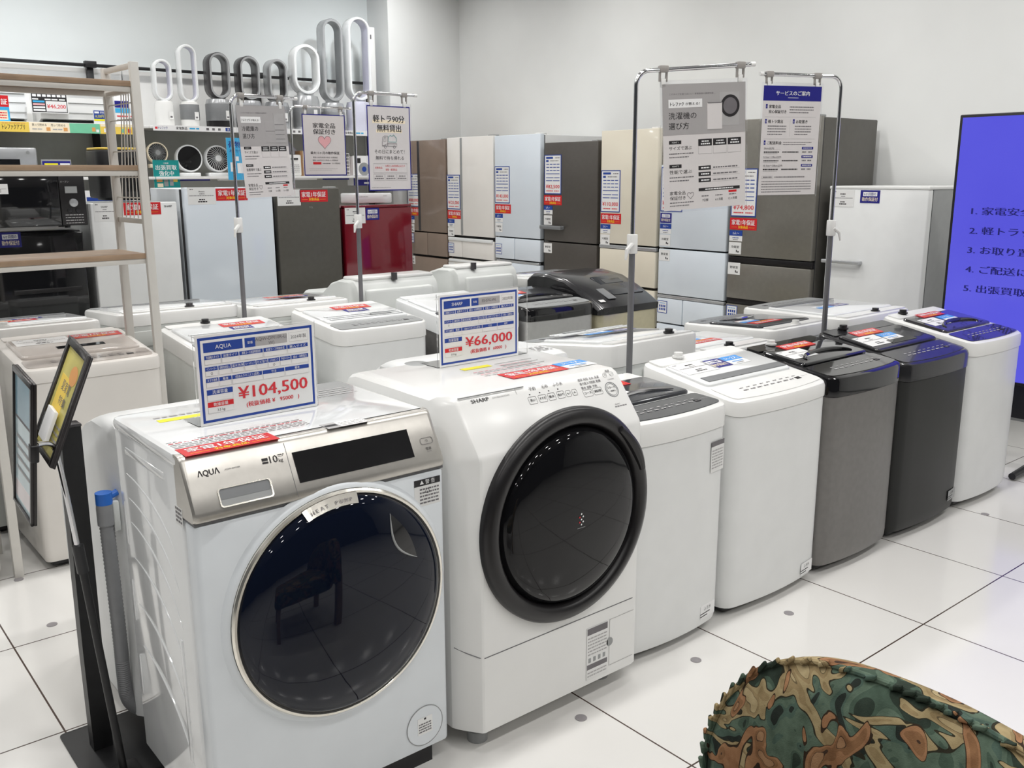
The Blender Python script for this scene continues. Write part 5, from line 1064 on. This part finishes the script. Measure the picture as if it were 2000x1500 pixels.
FZ = 1.8755
fgp = 'bladeless fans on the upper wall shelf'
def stadium(w, h, n=14):
    r = w/2; s = max(0, h/2-r)
    return [(r*math.cos(math.radians(a)), s+r*math.sin(math.radians(a))) for a in [180*k/n for k in range(n+1)]]+[(r*math.cos(math.radians(a)), -s+r*math.sin(math.radians(a))) for a in [180+180*k/n for k in range(n+1)]]
def loop_fan(label, x, bw, bh, lw, lh, lz, depth, thick, outer, inner, basem, filt=None, y=6.62, edge=None, taper=0.9, foot=None, clean=None, rz=0.0):
    root = thing('bladeless_fan', label, 'fan', (x, y, FZ), rz, fgp)
    b = MB(); b.lathe([(bw/2*0.98, 0), (bw/2, 0.006), (bw/2, bh*0.85), (bw/2*taper, bh), (bw/2*taper*0.5, bh+0.012)], basem, 32, True, True); b.build('base', root)
    if filt: b = MB(); b.lathe([(bw/2+0.002, bh*filt[0]), (bw/2+0.003, bh*filt[0]+0.003), (bw/2+0.003, bh*filt[1]-0.003), (bw/2+0.002, bh*filt[1])], filt[2], 32, True, True); b.build('filter', root)
    if foot: b = MB(); b.lathe([(bw/2*1.02, 0), (bw/2*1.02, foot[0])], foot[1], 32, True, True); b.build('foot', root)
    O = stadium(lw, lh); I = stadium(lw-2*thick, lh-2*thick); O2 = stadium(lw-0.012, lh-0.012); I2 = stadium(lw-2*thick+0.01, lh-2*thick+0.01)
    zc = lz+lh/2; h = depth/2
    def rg(S, yy): return [(a, yy, c+zc) for a, c in S]
    mb = MB(); mb.loft([rg(O2, -h), rg(O, -h+0.01), rg(O, h-0.01), rg(O2, h)], outer, False, False); mb.loft([rg(O2, h), rg(I2, h)], outer, False, False)
    mb.loft([rg(I2, h), rg(I, h-0.008), rg(I, -h+0.012)], inner, False, False); mb.loft([rg(I, -h+0.012), rg(I2, -h), rg(O2, -h)], edge or outer, False, False); mb.build('air_loop', root)
    mb = MB(); mb.box(-lw*0.28, lw*0.28, -depth*0.32, depth*0.32, bh-0.005, lz+thick*0.8, outer, 0.01, 0.02); mb.build('neck', root)
    mb = MB().fr(frame((0.01, -bw/2-0.0035, bh*0.3), (1, 0, 0), (0, 0, 1))); mb.slab(0.0, 0.035, 0, bh*0.3, 'paper'); mb.slab(0.008, 0.026, 0.01, 0.024, 'ink_grey', 0, 0.0012); mb.build('barcode_label', root, 0)
    return root
loop_fan('small white bladeless fan with an open loop, leftmost of the fan row', 1.165, 0.15, 0.20, 0.15, 0.33, 0.20, 0.09, 0.022, 'white_gloss', 'lilac_plastic', 'white_plastic')
loop_fan('taller white bladeless fan with a grey filter drum, second from the left', 1.378, 0.15, 0.205, 0.155, 0.46, 0.20, 0.09, 0.022, 'white_gloss', 'lilac_plastic', 'white_plastic', (0.3, 0.9, 'mesh_grey'))
loop_fan('iron grey bladeless fan with a wide grey drum, third from the left', 1.635, 0.22, 0.235, 0.185, 0.375, 0.24, 0.14, 0.026, 'iron_plastic', 'iron_plastic', 'silver_plastic', (0.25, 0.85, 'mesh_grey'), edge='silver_plastic', foot=(0.07, 'black_satin'))
loop_fan('iron grey bladeless fan half behind the grey-topped fridge poster', 1.905, 0.22, 0.235, 0.185, 0.365, 0.24, 0.14, 0.026, 'iron_plastic', 'iron_plastic', 'silver_plastic', (0.25, 0.85, 'mesh_grey'), edge='silver_plastic', foot=(0.07, 'black_satin'))
loop_fan('silver bladeless fan with a short loop, right of the black shelf upright', 2.17, 0.21, 0.235, 0.18, 0.36, 0.24, 0.13, 0.026, 'silver_plastic', 'iron_plastic', 'silver_plastic', (0.25, 0.85, 'mesh_grey'))
loop_fan('white purifier fan with a broad oval loop and dark rim line', 2.455, 0.24, 0.30, 0.26, 0.43, 0.315, 0.12, 0.03, 'white_gloss', 'white_gloss', 'silver_plastic', (0.1, 0.7, 'mesh_grey'), taper=0.88)
loop_fan('tall silver bladeless tower fan with a long narrow loop', 2.725, 0.21, 0.25, 0.21, 0.72, 0.265, 0.12, 0.03, 'silver_plastic', 'mesh_grey', 'silver_plastic', (0.1, 0.7, 'mesh_grey'))
loop_fan('tall white bladeless tower fan with a lilac drum, beside the column', 3.0, 0.235, 0.27, 0.235, 0.74, 0.285, 0.13, 0.026, 'white_gloss', 'lilac_plastic', 'lilac_plastic', taper=0.92)
o = thing('tower_heater', 'slim white upright heater tower at the right end of the fan row', 'heater', (3.22, 6.72, FZ))
MB().box(-0.09, 0.09, -0.07, 0.07, 0, 0.03, 'white_plastic', 0.006, 0.04).build('base', o); MB().box(-0.036, 0.036, -0.03, 0.03, 0.03, 0.97, 'white_plastic', 0.008, 0.02).build('tower', o); MB().box(-0.026, -0.012, -0.032, -0.029, 0.86, 0.9, 'ink_grey').build('display', o)

LZ = 1.4755
def ball_fan(label, x, r, bodym, front, y=6.5, blades=True, dz=0.0):
    root = thing('circulator_fan', label, 'fan', (x, y, LZ+dz), 0)
    MB().box(-r*0.8, r*0.8, -r*0.5, r*0.7, 0, 0.03, bodym, 0.006, 0.03).build('base', root)
    T = frame((0, 0, r+0.03), (1, 0, 0), (0, 0.12, 1))
    b = MB().fr(T); b.lathe([(r*0.35, -r*0.95), (r*0.75, -r*0.7), (r*0.97, -r*0.25), (r, 0.0), (r, r*0.28), (r*0.97, r*0.36), (r*0.88, r*0.36), (r*0.86, r*0.2)], bodym, 40, True, False); b.build('housing', root)
    b = MB().fr(T); b.lathe([(r*0.87, r*0.2), (0.0001, r*0.2)], 'dark_plastic' if blades or front == 'black_gloss' else bodym, 40); b.build('inner_disc', root)
    g = MB().fr(T)
    if blades:
        for k in range(28):
            a = 2*PI*k/28; g.tube([(r*0.2*math.cos(a), r*0.2*math.sin(a), r*0.42), (r*0.55*math.cos(a+0.25), r*0.55*math.sin(a+0.25), r*0.42), (r*0.88*math.cos(a+0.45), r*0.88*math.sin(a+0.45), r*0.36)], 0.0016, front, 5)
        g.lathe([(r*0.24, r*0.40), (r*0.22, r*0.46), (0.0001, r*0.47)], front, 24)
    else: g.lathe([(r*0.88, r*0.33), (r*0.86, r*0.36), (0.0001, r*0.37)], front, 40)
    g.build('grille', root)
    return root
ball_fan('small cream rimmed desk fan with dark blades behind the teal sign', 1.03, 0.085, 'print_cream', 'mid_grey', dz=0.07)
ball_fan('white drum-shaped fan heater with a solid black face', 1.285, 0.112, 'white_gloss', 'black_gloss', blades=False)
ball_fan('white circulator fan with a curved white grille, left of the light blue poster', 1.53, 0.112, 'white_gloss', 'white_gloss')
def flat_sign(label, x, y, z, w, h, fn, cat='sign', name='shelf_sign', back='white_plastic'):
    root = thing(name, label, cat, (x, y, z))
    MB().box(0, w, 0.0, 0.003, 0, h, back).build('backing', root); MB().box(w*0.3, w*0.7, 0.0, 0.05, 0, 0.004, back).build('stand', root)
    mb = MB().fr(frame((0, -0.0004, 0), (1, 0, 0), (0, 0, 1))); fn(mb, w, h); mb.build('print', root, 0); return root
def s_teal(mb, w, h):
    mb.slab(0, w, 0, h, 'print_teal'); mb.text('冷蔵庫', w/2, h*0.87, h*0.045, 'print_white', 'c'); mb.text('出張買取', w/2, h*0.68, h*0.13, 'print_white', 'c', bold=0.012, w=w*0.8); mb.text('強化中', w/2, h*0.48, h*0.13, 'print_white', 'c', bold=0.012, w=w*0.56)
    for a, b, c, d, m in ((.1, .32, .25, .38, 'print_orange'), (.38, .54, .1, .4, 'mid_grey'), (.6, .74, .12, .42, 'silver_plastic'), (.12, .34, .08, .2, 'print_cream')): mb.slab(w*a, w*b, h*c, h*d, m, 0, 0.0012)
    mb.slab(w*.74, w*.9, h*.25, h*.4, 'print_sand', 0, 0.0014)
flat_sign('teal buy-up sign reading 出張買取強化中, in front of the desk fan', 0.95, 6.38, 1.375, 0.21, 0.23, s_teal)
def s_blue(mb, w, h):
    mb.slab(0, w, 0, h, 'print_sky'); mb.text('荷物', w*0.42, h*0.78, h*0.12, 'print_navy', 'c', bold=0.012); mb.text('あずかり', w*0.45, h*0.66, h*0.06, 'print_navy', 'c')
    for a, b, c, d in ((.15, .4, .2, .42), (.5, .85, .16, .4), (.45, .6, .45, .56)): mb.slab(w*a, w*b, h*c, h*d, 'print_white', 0, 0.0012)
flat_sign('light blue poster on the lower wall shelf, partly behind the fridge poster', 1.565, 6.36, 1.445, 0.17, 0.345, s_blue)
def small_heater():
    o = thing('fan_heater', 'white boxy heater with a carry slot, left of the warranty poster', 'heater', (2.22, 6.5, LZ))
    MB().box(-0.075, 0.075, -0.06, 0.06, 0, 0.185, 'white_plastic', 0.012, 0.03).build('body', o); MB().box(-0.035, 0.035, -0.063, -0.058, 0.14, 0.155, 'dark_plastic').build('carry_slot', o)
    mb = MB().fr(frame((0, -0.0605, 0.03), (1, 0, 0), (0, 0, 1)))
    for k in range(5): mb.dashes(-0.045, 0.045, 0.016*k, 0.006, 'ink_light', k, seg=0.015)
    mb.build('panel_print', o, 0)
small_heater()
o = thing('hair_dryer', 'grey white curved appliance body above the boxy white heater', 'appliance', (2.20, 6.72, LZ)); b = MB(); b.tube([(-0.13, 0, 0.02), (-0.05, 0, 0.22), (0.08, 0, 0.27), (0.17, 0, 0.2)], [0.05, 0.06, 0.06, 0.035], 'lilac_plastic', 16); b.build('body', o); MB().box(-0.18, -0.05, -0.06, 0.06, 0, 0.03, 'white_plastic', 0.006).build('base', o)
def s_iron(mb, w, h):
    mb.slab(0, w, 0, h, 'print_white'); mb.slab(0, w, 0, h*.34, 'print_navy', 0, 0.0011); mb.text('衣類スチーマー', w/2, h*.2, h*.06, 'print_white', 'c', n=0.0016, w=w*.8); mb.slab(w*.55, w*.9, h*.05, h*.11, 'print_white', 0, 0.0014)
    M0 = mb.M; mb.M = M0 @ Matrix.Translation((w*.58, h*.55, 0)); mb.lathe([(w*.3, 0.0012), (0.0001, 0.0013)], 'mid_grey', 24); mb.lathe([(w*.12, 0.0016), (0.0001, 0.0017)], 'print_blue', 24); mb.M = M0
    mb.slab(w*.1, w*.4, h*.75, h*.92, 'ink', 0, 0.0012)
b_ = flat_sign('white and navy boxed garment steamer right of the middle sign pole', 2.80, 6.42, LZ-0.09, 0.2, 0.27, s_iron, 'boxed appliance', 'appliance_box'); MB().box(0.004, 0.196, 0.003, 0.12, 0.0, 0.265, 'print_white').build('carton', b_)
o = thing('cardboard_box', 'small brown carton beside the boxy white heater', 'box', (2.345, 6.55, LZ)); MB().box(-0.035, 0.035, -0.05, 0.05, 0, 0.22, 'cardboard', 0.002).build('carton', o); MB().box(-0.01, 0.01, -0.052, -0.048, 0.0, 0.22, 'print_cream').build('tape', o)
def basket():
    o = thing('wire_basket', 'white wire basket of small goods between the two right posters', 'basket', (2.62, 6.5, LZ)); g = MB()
    for k in range(9):
        x = -0.14+0.035*k; g.tube([(x, -0.08, 0.005), (x, -0.08, 0.2)], 0.0025, 'white_plastic', 5)
        if k < 7: z = 0.01+0.031*k; g.tube([(-0.14, -0.08, z), (0.14, -0.08, z), (0.14, 0.1, z), (-0.14, 0.1, z)], 0.0025, 'white_plastic', 5, True)
    g.build('wire_frame', o)
    for i, (m, x, z) in enumerate((('print_orange', -0.08, 0.08), ('print_cream', 0.0, 0.10), ('print_price', 0.07, 0.06))):
        p = thing('boxed_goods', ('orange', 'cream', 'red')[i]+' packet lying in the white wire basket', 'packet', (2.62+x, 6.5, LZ+0.004)); MB().box(-0.032, 0.032, -0.05, 0.06, 0, z, m, 0.004).build('packet', p)
        mb = MB().fr(frame((0, -0.0505, 0.01), (1, 0, 0), (0, 0, 1))); mb.slab(-0.02, 0.02, 0.005, 0.025, 'print_white', 0, 0.0004); mb.build('packet_label', p, 0)
basket()
o = thing('white_appliance', 'white low appliance with small buttons, on top behind the dark red refrigerator', 'appliance', (1.86, 4.62, 1.285)); MB().box(-0.16, 0.16, -0.1, 0.12, 0.0, 0.07, 'white_gloss', 0.01, 0.03).build('body', o)
mb = MB().fr(frame((0, -0.1006, 0), (1, 0, 0), (0, 0, 1))); mb.dashes(-0.13, -0.05, 0.045, 0.005, 'ink_light', 1, seg=0.015); mb.text('SHARP', 0.09, 0.048, 0.008, 'ink_light', 'c'); mb.build('panel_print', o, 0)

# left shelf goods
def ac_unit(label, x, y, z, w, h, m='white_plastic'):
    o = thing('air_conditioner', label, 'air conditioner', (x, y, z), 0, None); d = 0.22
    b = MB(); b.loft([[(xx, yy, zz) for yy, zz in ((-0.02, 0.0), (-d/2-0.02, 0.03), (-d/2-0.03, h*0.4), (-d/2-0.02, h-0.01), (-d/2, h), (d/2, h), (d/2, 0))] for xx in (-w/2, w/2)], m); b.build('casing', o)
    for k in (0.28, 0.55, 0.8): MB().box(-w/2+0.005, w/2-0.005, -d/2-0.034, -d/2-0.02, h*k, h*k+0.003, 'mid_grey').build('panel_line', o)
    MB().box(-w/2+0.01, w/2-0.01, -d/2-0.02, -0.03, 0.0, 0.012, 'black_satin').build('outlet_flap', o)
ac_unit('long white wall air conditioner lying on the shelf behind the black price card', 0.44, 6.62, FZ, 0.5, 0.27)
ac_unit('white rounded air conditioner behind the red and blue leaflet at far left', -0.06, 6.72, FZ, 0.36, 0.26, 'white_gloss')
def s_black(mb, w, h):
    mb.slab(0, w, 0, h, 'paper'); mb.slab(w*.03, w*.97, h*.03, h*.97, 'ink', 0, 0.0011); mb.slab(w*.3, w*.66, h*.84, h*.95, 'print_lime', 0, 0.0015); mb.dashes(w*.1, w*.24, h*.88, h*.04, 'print_white', 1, n=0.0015, seg=0.02)
    for q in (.71, .84): mb.slab(w*q, w*(q+.1), h*.86, h*.94, 'print_white', 0, 0.0015)
    for r in range(2):
        for c in range(7): mb.slab(w*(.06+.13*c), w*(.16+.13*c), h*(.62+.13*r), h*(.71+.13*r), 'print_white', 0, 0.0015)
    for q in (.05, .38, .56, .76): mb.slab(w*q, w*(q+.16), h*.5, h*.55, 'print_white', 0, 0.0015)
    for k in range(4): mb.slab(w*.06, w*.37, h*(.07+.11*k), h*(.14+.11*k), ('print_white', 'print_white', 'print_pink', 'print_sky')[k], 0, 0.0015)
    mb.slab(w*.4, w*.95, h*.06, h*.46, 'paper', 0, 0.0016); mb.text('¥46,200', w*.675, h*.19, h*.15, 'print_price', 'c', n=0.002, bold=0.012, w=w*.5)
flat_sign('black-framed price card reading ¥46,200, on the shelf behind the laundry rack', 0.115, 6.43, 1.942, 0.26, 0.187, s_black, 'price sign', 'price_card')
def s_bl2(mb, w, h):
    mb.slab(0, w, 0, h, 'paper'); mb.slab(w*.03, w*.97, h*.35, h*.97, 'print_blue', 0, 0.0011); mb.slab(w*.08, w*.35, h*.76, h*.9, 'print_white', 0, 0.0015); mb.text('標準取付工事', w*.66, h*.76, h*.13, 'print_white', 'c', w=w*.5, n=0.0015); mb.text('16,500円', w*.36, h*.45, h*.2, 'print_lime', 'c', w=w*.5, n=0.0015); mb.slab(w*.7, w*.92, h*.45, h*.66, 'print_sky', 0, 0.0015); mb.slab(w*.03, w*.97, h*.2, h*.34, 'print_lime', 0, 0.0013)
flat_sign('small blue installation card left of the rack posts on the shelf', 0.545, 6.42, 1.876, 0.125, 0.10, s_bl2, 'price sign', 'price_card')
def s_red(mb, w, h):
    mb.slab(0, w, 0, h*.55, 'print_sky'); mb.slab(0, w, h*.55, h, 'print_red'); mb.text('証', w*.7, h*.66, h*.18, 'print_white', 'c', bold=0.012); mb.slab(w*.08, w*.86, h*.05, h*.42, 'print_cream', 0, 0.0011)
    for k in range(3): mb.dashes(w*.12, w*.8, h*(.1+.1*k), h*.05, 'print_price', k, n=0.0015, seg=0.012)
flat_sign('red and blue warranty leaflet at the left frame edge on the shelf', -0.13, 6.44, 1.876, 0.10, 0.18, s_red, 'leaflet', 'leaflet')
o = thing('boxed_appliance', 'white carton with a navy and blue front behind the rack grid', 'boxed appliance', (0.80, 6.55, FZ)); MB().box(-0.07, 0.08, -0.07, 0.08, 0, 0.22, 'print_white', 0.002).build('carton', o)
mb = MB().fr(frame((0, -0.0705, 0), (1, 0, 0), (0, 0, 1))); mb.slab(-0.07, 0.04, 0.13, 0.18, 'print_navy'); mb.slab(-0.07, 0.045, 0.09, 0.125, 'print_sky'); mb.dashes(-0.06, 0.06, 0.06, 0.01, 'print_price', 2, seg=0.02); mb.dashes(-0.06, 0.06, 0.03, 0.01, 'ink_grey', 3, seg=0.02); mb.build('carton_print', o, 0)
o = thing('toaster_oven', 'silver grey oven seen between the rack shelves at the left edge', 'oven', (-0.10, 6.62, LZ)); MB().box(-0.26, 0.225, -0.18, 0.18, 0.015, 0.215, 'silver_plastic', 0.012, 0.02).build('casing', o); MB().box(-0.24, 0.1, -0.184, -0.178, 0.04, 0.13, 'black_gloss').build('door', o)
mb = MB().fr(frame((0.16, -0.1815, 0.18), (1, 0, 0), (0, 0, 1))); mb.lathe([(0.012, 0.0), (0.012, 0.0008), (0.0001, 0.001)], 'mid_grey', 16); mb.build('badge', o)
for sx in (-0.2, 0.18): mb = MB(); mb.cyl(sx, 0, 0, 0.016, 0.015, 'dark_plastic'); mb.build('foot', o)
def s_yc(mb, w, h):
    mb.slab(0, w, 0, h, 'mid_grey'); mb.slab(w*.03, w*.97, 0, h*.9, 'print_navy', 0, 0.0011); mb.slab(w*.1, w*.55, h*.5, h*.78, 'print_lime', 0, 0.0015); mb.slab(w*.62, w*.95, h*.5, h*.78, 'print_white', 0, 0.0015)
flat_sign('dark price card with a yellow bar, right of the silver oven', 0.14, 6.42, LZ, 0.21, 0.13, s_yc, 'price sign', 'price_card')
def speaker_box():
    o = thing('black_appliance', 'black upright appliance box with a yellow top edge behind the rack posts', 'appliance', (0.66, 6.58, LZ)); MB().box(-0.11, 0.2, -0.1, 0.1, 0, 0.215, 'black_satin', 0.004).build('body', o); MB().box(-0.112, 0.202, -0.102, 0.102, 0.207, 0.217, 'print_sand').build('top_edge', o)
    mb = MB().fr(frame((-0.05, -0.1006, 0.12), (1, 0, 0), (0, 0, 1))); mb.slab(0, 0.03, 0, 0.045, 'paper'); mb.slab(0.008, 0.022, 0.01, 0.035, 'ink_grey', 0, 0.0012); mb.build('barcode_label', o, 0)
speaker_box()
o = thing('white_carton', 'white and blue carton low behind the microwave', 'boxed appliance', (0.55, 6.5, 1.0725)); MB().box(-0.25, 0.25, -0.1, 0.1, 0, 0.3, 'print_white', 0.002).build('carton', o)
mb = MB().fr(frame((0, -0.1005, 0), (1, 0, 0), (0, 0, 1))); mb.slab(-0.12, 0.22, 0.16, 0.25, 'print_blue'); mb.slab(-0.24, -0.18, 0.14, 0.2, 'ink_grey'); mb.slab(-0.12, 0.22, 0.1, 0.15, 'print_lime'); mb.slab(-0.25, 0.25, 0.02, 0.07, 'print_green'); mb.build('carton_print', o, 0)

# ------------------------------------------------------------------ blue information screen
def screen():
    o = thing('digital_signage', 'tall screen showing a blue numbered service list at the right edge', 'display screen', (3.2, 0.625, 0), RZ)
    hw = 0.378
    MB().box(-hw, hw, 0.0, 0.06, 0.43, 1.772, 'black_satin', 0.006).build('bezel', o)
    mb = MB().fr(frame((0, -0.0012, 0), (1, 0, 0), (0, 0, 1))); mb.box(-hw+0.016, hw-0.016, 0.446, 1.757, -0.002, 0.0, 'screen_blue')
    for i, t in enumerate(('1. 家電安全保証について', '2. 軽トラック無料貸出', '3. お取り置きについて', '4. ご配送について', '5. 出張買取サービス')): mb.text(t, -hw+0.108, 1.277-0.0985*i, 0.031, 'print_navy', n=0.0012, bold=0.018, sx=1.45)
    mb.build('display_panel', o, 0)
    MB().box(-0.2, 0.2, 0.045, 0.08, 0.25, 0.5, 'black_metal', 0.004).build('mount', o)
    for sx in (-1, 1):
        MB().box(sx*0.16-0.03, sx*0.16+0.03, 0.05, 0.09, 0.03, 0.45, 'black_metal', 0.004).build('stand_leg', o)
        mb = MB(); mb.tube([(sx*0.16, 0.35, 0.025), (sx*0.16, 0.05, 0.035), (sx*0.16, -0.22, 0.022)], [0.018, 0.024, 0.018], 'dark_plastic', 10); mb.build('foot', o)
screen()

# ------------------------------------------------------------------ leaflet stands at the left
def menu_stand():
    o = thing('floor_sign_stand', 'black floor stand with a flat post and base plate, behind the nearest drum washer', 'sign stand', (-1.10, 1.02, 0))
    MB().box(-0.12, 0.12, -0.16, 0.162, 0.0, 0.006, 'black_metal', 0.002, 0.012).build('base_plate', o)
    mb = MB(); mb.loft([[(x+dx, y, z) for x, y in ((-0.068, 0.02), (-0.02, 0.02), (-0.02, 0.062), (-0.068, 0.062))] for z, dx in ((0.006, 0), (0.3, 0.0), (0.885, 0.006))], 'black_metal'); mb.build('post', o)
    mb = MB(); mb.box(-0.066, -0.012, 0.018, 0.064, 0.885, 0.892, 'iron_plastic', 0.002); mb.build('post_cap', o)
    # tilted frame
    T = frame((-1.22+1.10, 1.06-1.02, 0.862), (0, -0.15, -0.03), (0.14, 0.12, 0.226))
    b = MB().fr(T); w, h = 0.158, 0.292
    b.box(0, w, 0, h, -0.012, -0.004, 'olive_frame', 0.002)
    for (a, c, e, f) in ((0, 0.014, 0, h), (w-0.014, w, 0, h), (0.014, w-0.014, 0, 0.014), (0.014, w-0.014, h-0.02, h)): b.box(a, c, e, f, -0.004, 0.006, 'olive_frame', 0.0015)
    fr_ = b.build('tilted_frame', o)
    b = MB().fr(T); b.slab(0.014, w-0.014, 0.014, h-0.02, 'khaki_poster', -0.004, -0.002)
    b.slab(0.03, 0.09, 0.10, 0.2, 'print_sand', -0.002, -0.0012); b.text('夏家電', 0.05, 0.165, 0.022, 'ink_grey', n=-0.0008, w=0.06); b.text('特集', 0.06, 0.13, 0.018, 'ink_grey', n=-0.0008)
    M0 = b.M; b.M = M0 @ Matrix.Translation((0.1, 0.215, -0.0012)); b.lathe([(0.026, 0), (0.0001, 0.0002)], 'print_orange', 20); b.M = M0
    for k in range(3): b.dashes(0.05, 0.13, 0.08-0.016*k, 0.006, 'ink_light', k, n=-0.0008, seg=0.012)
    b.build('tilted_poster', o, 0)
    b = MB().fr(T); b.box(0.055, 0.105, 0.035, 0.115, 0.006, 0.02, 'print_white', 0.002); b.box(0.03, 0.055, 0.04, 0.09, 0.006, 0.012, 'black_satin', 0.002); b.build('leaflet_holder', o)
    MB().fr(T).box(w*0.35, w*0.65, 0.08, 0.17, -0.04, -0.012, 'black_metal', 0.004).build('bracket', o)
menu_stand()
def pole_stand():
    o = thing('poster_pole_stand', 'thin chrome-topped pole stand with an upright pale blue framed poster, far left', 'sign stand', (-1.145, 0.905, 0))
    MB().box(-0.03, 0.05, -0.035, 0.035, 0.0065, 0.012, 'black_metal', 0.002, 0.01).build('base', o)
    mb = MB(); mb.tube([(0.01, 0, 0.012), (-0.028, 0.02, 0.56)], 0.0095, 'black_metal', 12); mb.build('lower_pole', o)
    mb = MB(); mb.tube([(-0.028, 0.02, 0.555), (-0.033, 0.022, 0.625)], 0.0135, 'dark_plastic', 12); mb.build('collar', o)
    P = smooth_path([(-0.032, 0.022, 0.60), (-0.042, 0.03, 0.74), (-0.05, 0.035, 0.83), (-0.058, 0.03, 0.872), (-0.08, 0.0, 0.892), (-0.108, -0.035, 0.902)], 6)
    mb = MB(); mb.tube(P, 0.0062, 'chrome', 12); mb.build('upper_pole', o)
    T = frame((-1.28+1.145, 1.025-0.905, 0.738), (0, -0.166, -0.021), (0.03, -0.018, 0.326))
    w, h = 0.165, 0.328; b = MB().fr(T); b.box(0, w, 0, h, -0.008, -0.001, 'olive_frame', 0.002)
    for (a, c, e, f) in ((0, 0.008, 0, h), (w-0.012, w, 0, h), (0, w, 0, 0.008), (0, w, h-0.014, h)): b.box(a, c, e, f, -0.001, 0.005, 'olive_frame', 0.0015)
    b.build('upright_frame', o)
    b = MB().fr(T); b.slab(0.008, w-0.012, 0.008, h-0.014, 'aqua_poster', -0.001, 0.0); b.slab(0.012, w-0.016, 0.215, 0.31, 'poster_dusk', 0.0, 0.0004); b.slab(0.012, w-0.016, 0.02, 0.06, 'poster_blush', 0.0, 0.0004); b.slab(0.012, w-0.016, 0.21, 0.216, 'ink_grey', 0.0, 0.0006)
    for k in range(4): b.dashes(0.02, w-0.03, 0.09+0.025*k, 0.008, 'ink_light', k, n=0.0008, seg=0.012)
    b.build('upright_poster', o, 0)
    MB().fr(T).box(w-0.02, w+0.004, 0.15, 0.19, -0.012, 0.006, 'black_satin', 0.003).build('clamp', o)
pole_stand()

# ------------------------------------------------------------------ floral chair in the right foreground
def chair():
    o = thing('upholstered_chair', 'chair with green and rust floral tapestry back and ruffled piping, right foreground', 'chair', (-0.455, -0.80, 0), math.radians(-4))
    # back: outline in (along -Y, z), inner face towards -X, slightly hollow
    half = 0.375
    def outline():
        P = []
        for (s, z) in ((0.0, 0.36), (0.0, 0.44), (0.003, 0.50), (0.016, 0.555), (0.038, 0.605), (0.068, 0.65), (0.103, 0.683), (0.15, 0.708), (0.21, 0.722), (0.29, 0.728), (0.375, 0.731)): P.append((s, z))
        return P+[(2*half-s, z) for s, z in reversed(P[:-1])]
    ol = smooth_path([(s, z, 0) for s, z in outline()], 4); ol = [(a, b) for a, b, _ in ol]
    cxs, czs = half, 0.50
    def face(x_in, sc, bul=0.0):
        out = []
        for s, z in ol:
            ss = cxs+(s-cxs)*sc; zz = czs+(z-czs)*sc if z > 0.4 else 0.36+(1-sc)*0.05
            cur = 0.07*(abs(ss-cxs)/half)**2.2          # wraps forward at the wings
            out.append((x_in-cur+bul, half-ss+0.0, zz))
        return out
    rings = [face(-0.02, 0.0, -0.035), face(-0.02, 0.5, -0.032), face(-0.015, 0.8, -0.02), face(-0.005, 0.94, -0.008), face(0.0, 0.985, 0.0), face(0.012, 1.0, 0.0), face(0.03, 0.998, 0), face(0.046, 0.98, 0), face(0.056, 0.93, 0), face(0.06, 0.5, 0), face(0.06, 0.0, 0)]
    b = MB(); b.loft(rings, 'floral_tapestry', False, False); bk = b.build('backrest', o, 60)
    rim = face(0.003, 1.0); L = [Vector(p) for p in rim]
    b = MB(); b.tube([tuple(p) for p in L], 0.0055, 'floral_tapestry', 8); pp = b.build('piping', bk)
    b = MB(); c0 = Vector((-0.02, 0, 0.5)); acc = 0.0
    for i in range(1, len(L)-1):
        acc += (L[i]-L[i-1]).length
        if acc < 0.021: continue
        acc = 0.0
        t = (L[i+1]-L[i-1]).normalized(); out = (L[i]-c0); out -= t*out.dot(t); out.x = 0; out.normalize(); sd = t.cross(out)
        q = L[i]+out*0.002+Vector((-0.004, 0, 0)); tt = (t*0.9+out*0.35).normalized()
        b.fr(frame(q, tt, out)); b.box(-0.0105, 0.0105, -0.0035, 0.005, -0.003, 0.007, 'floral_tapestry', 0.003)
    b.build('ruffle_trim', bk)
    b = MB(); b.box(-0.56, -0.02, -0.30, 0.30, 0.30, 0.43, 'floral_tapestry', 0.03, 0.08); b.build('seat', o)
    for x in (-0.5, 0.02):
        for y in (-0.25, 0.25): MB().box(x-0.022, x+0.022, y-0.022, y+0.022, 0.0, 0.37 if x > 0 else 0.31, 'wood', 0.004).build('leg', o)
chair()
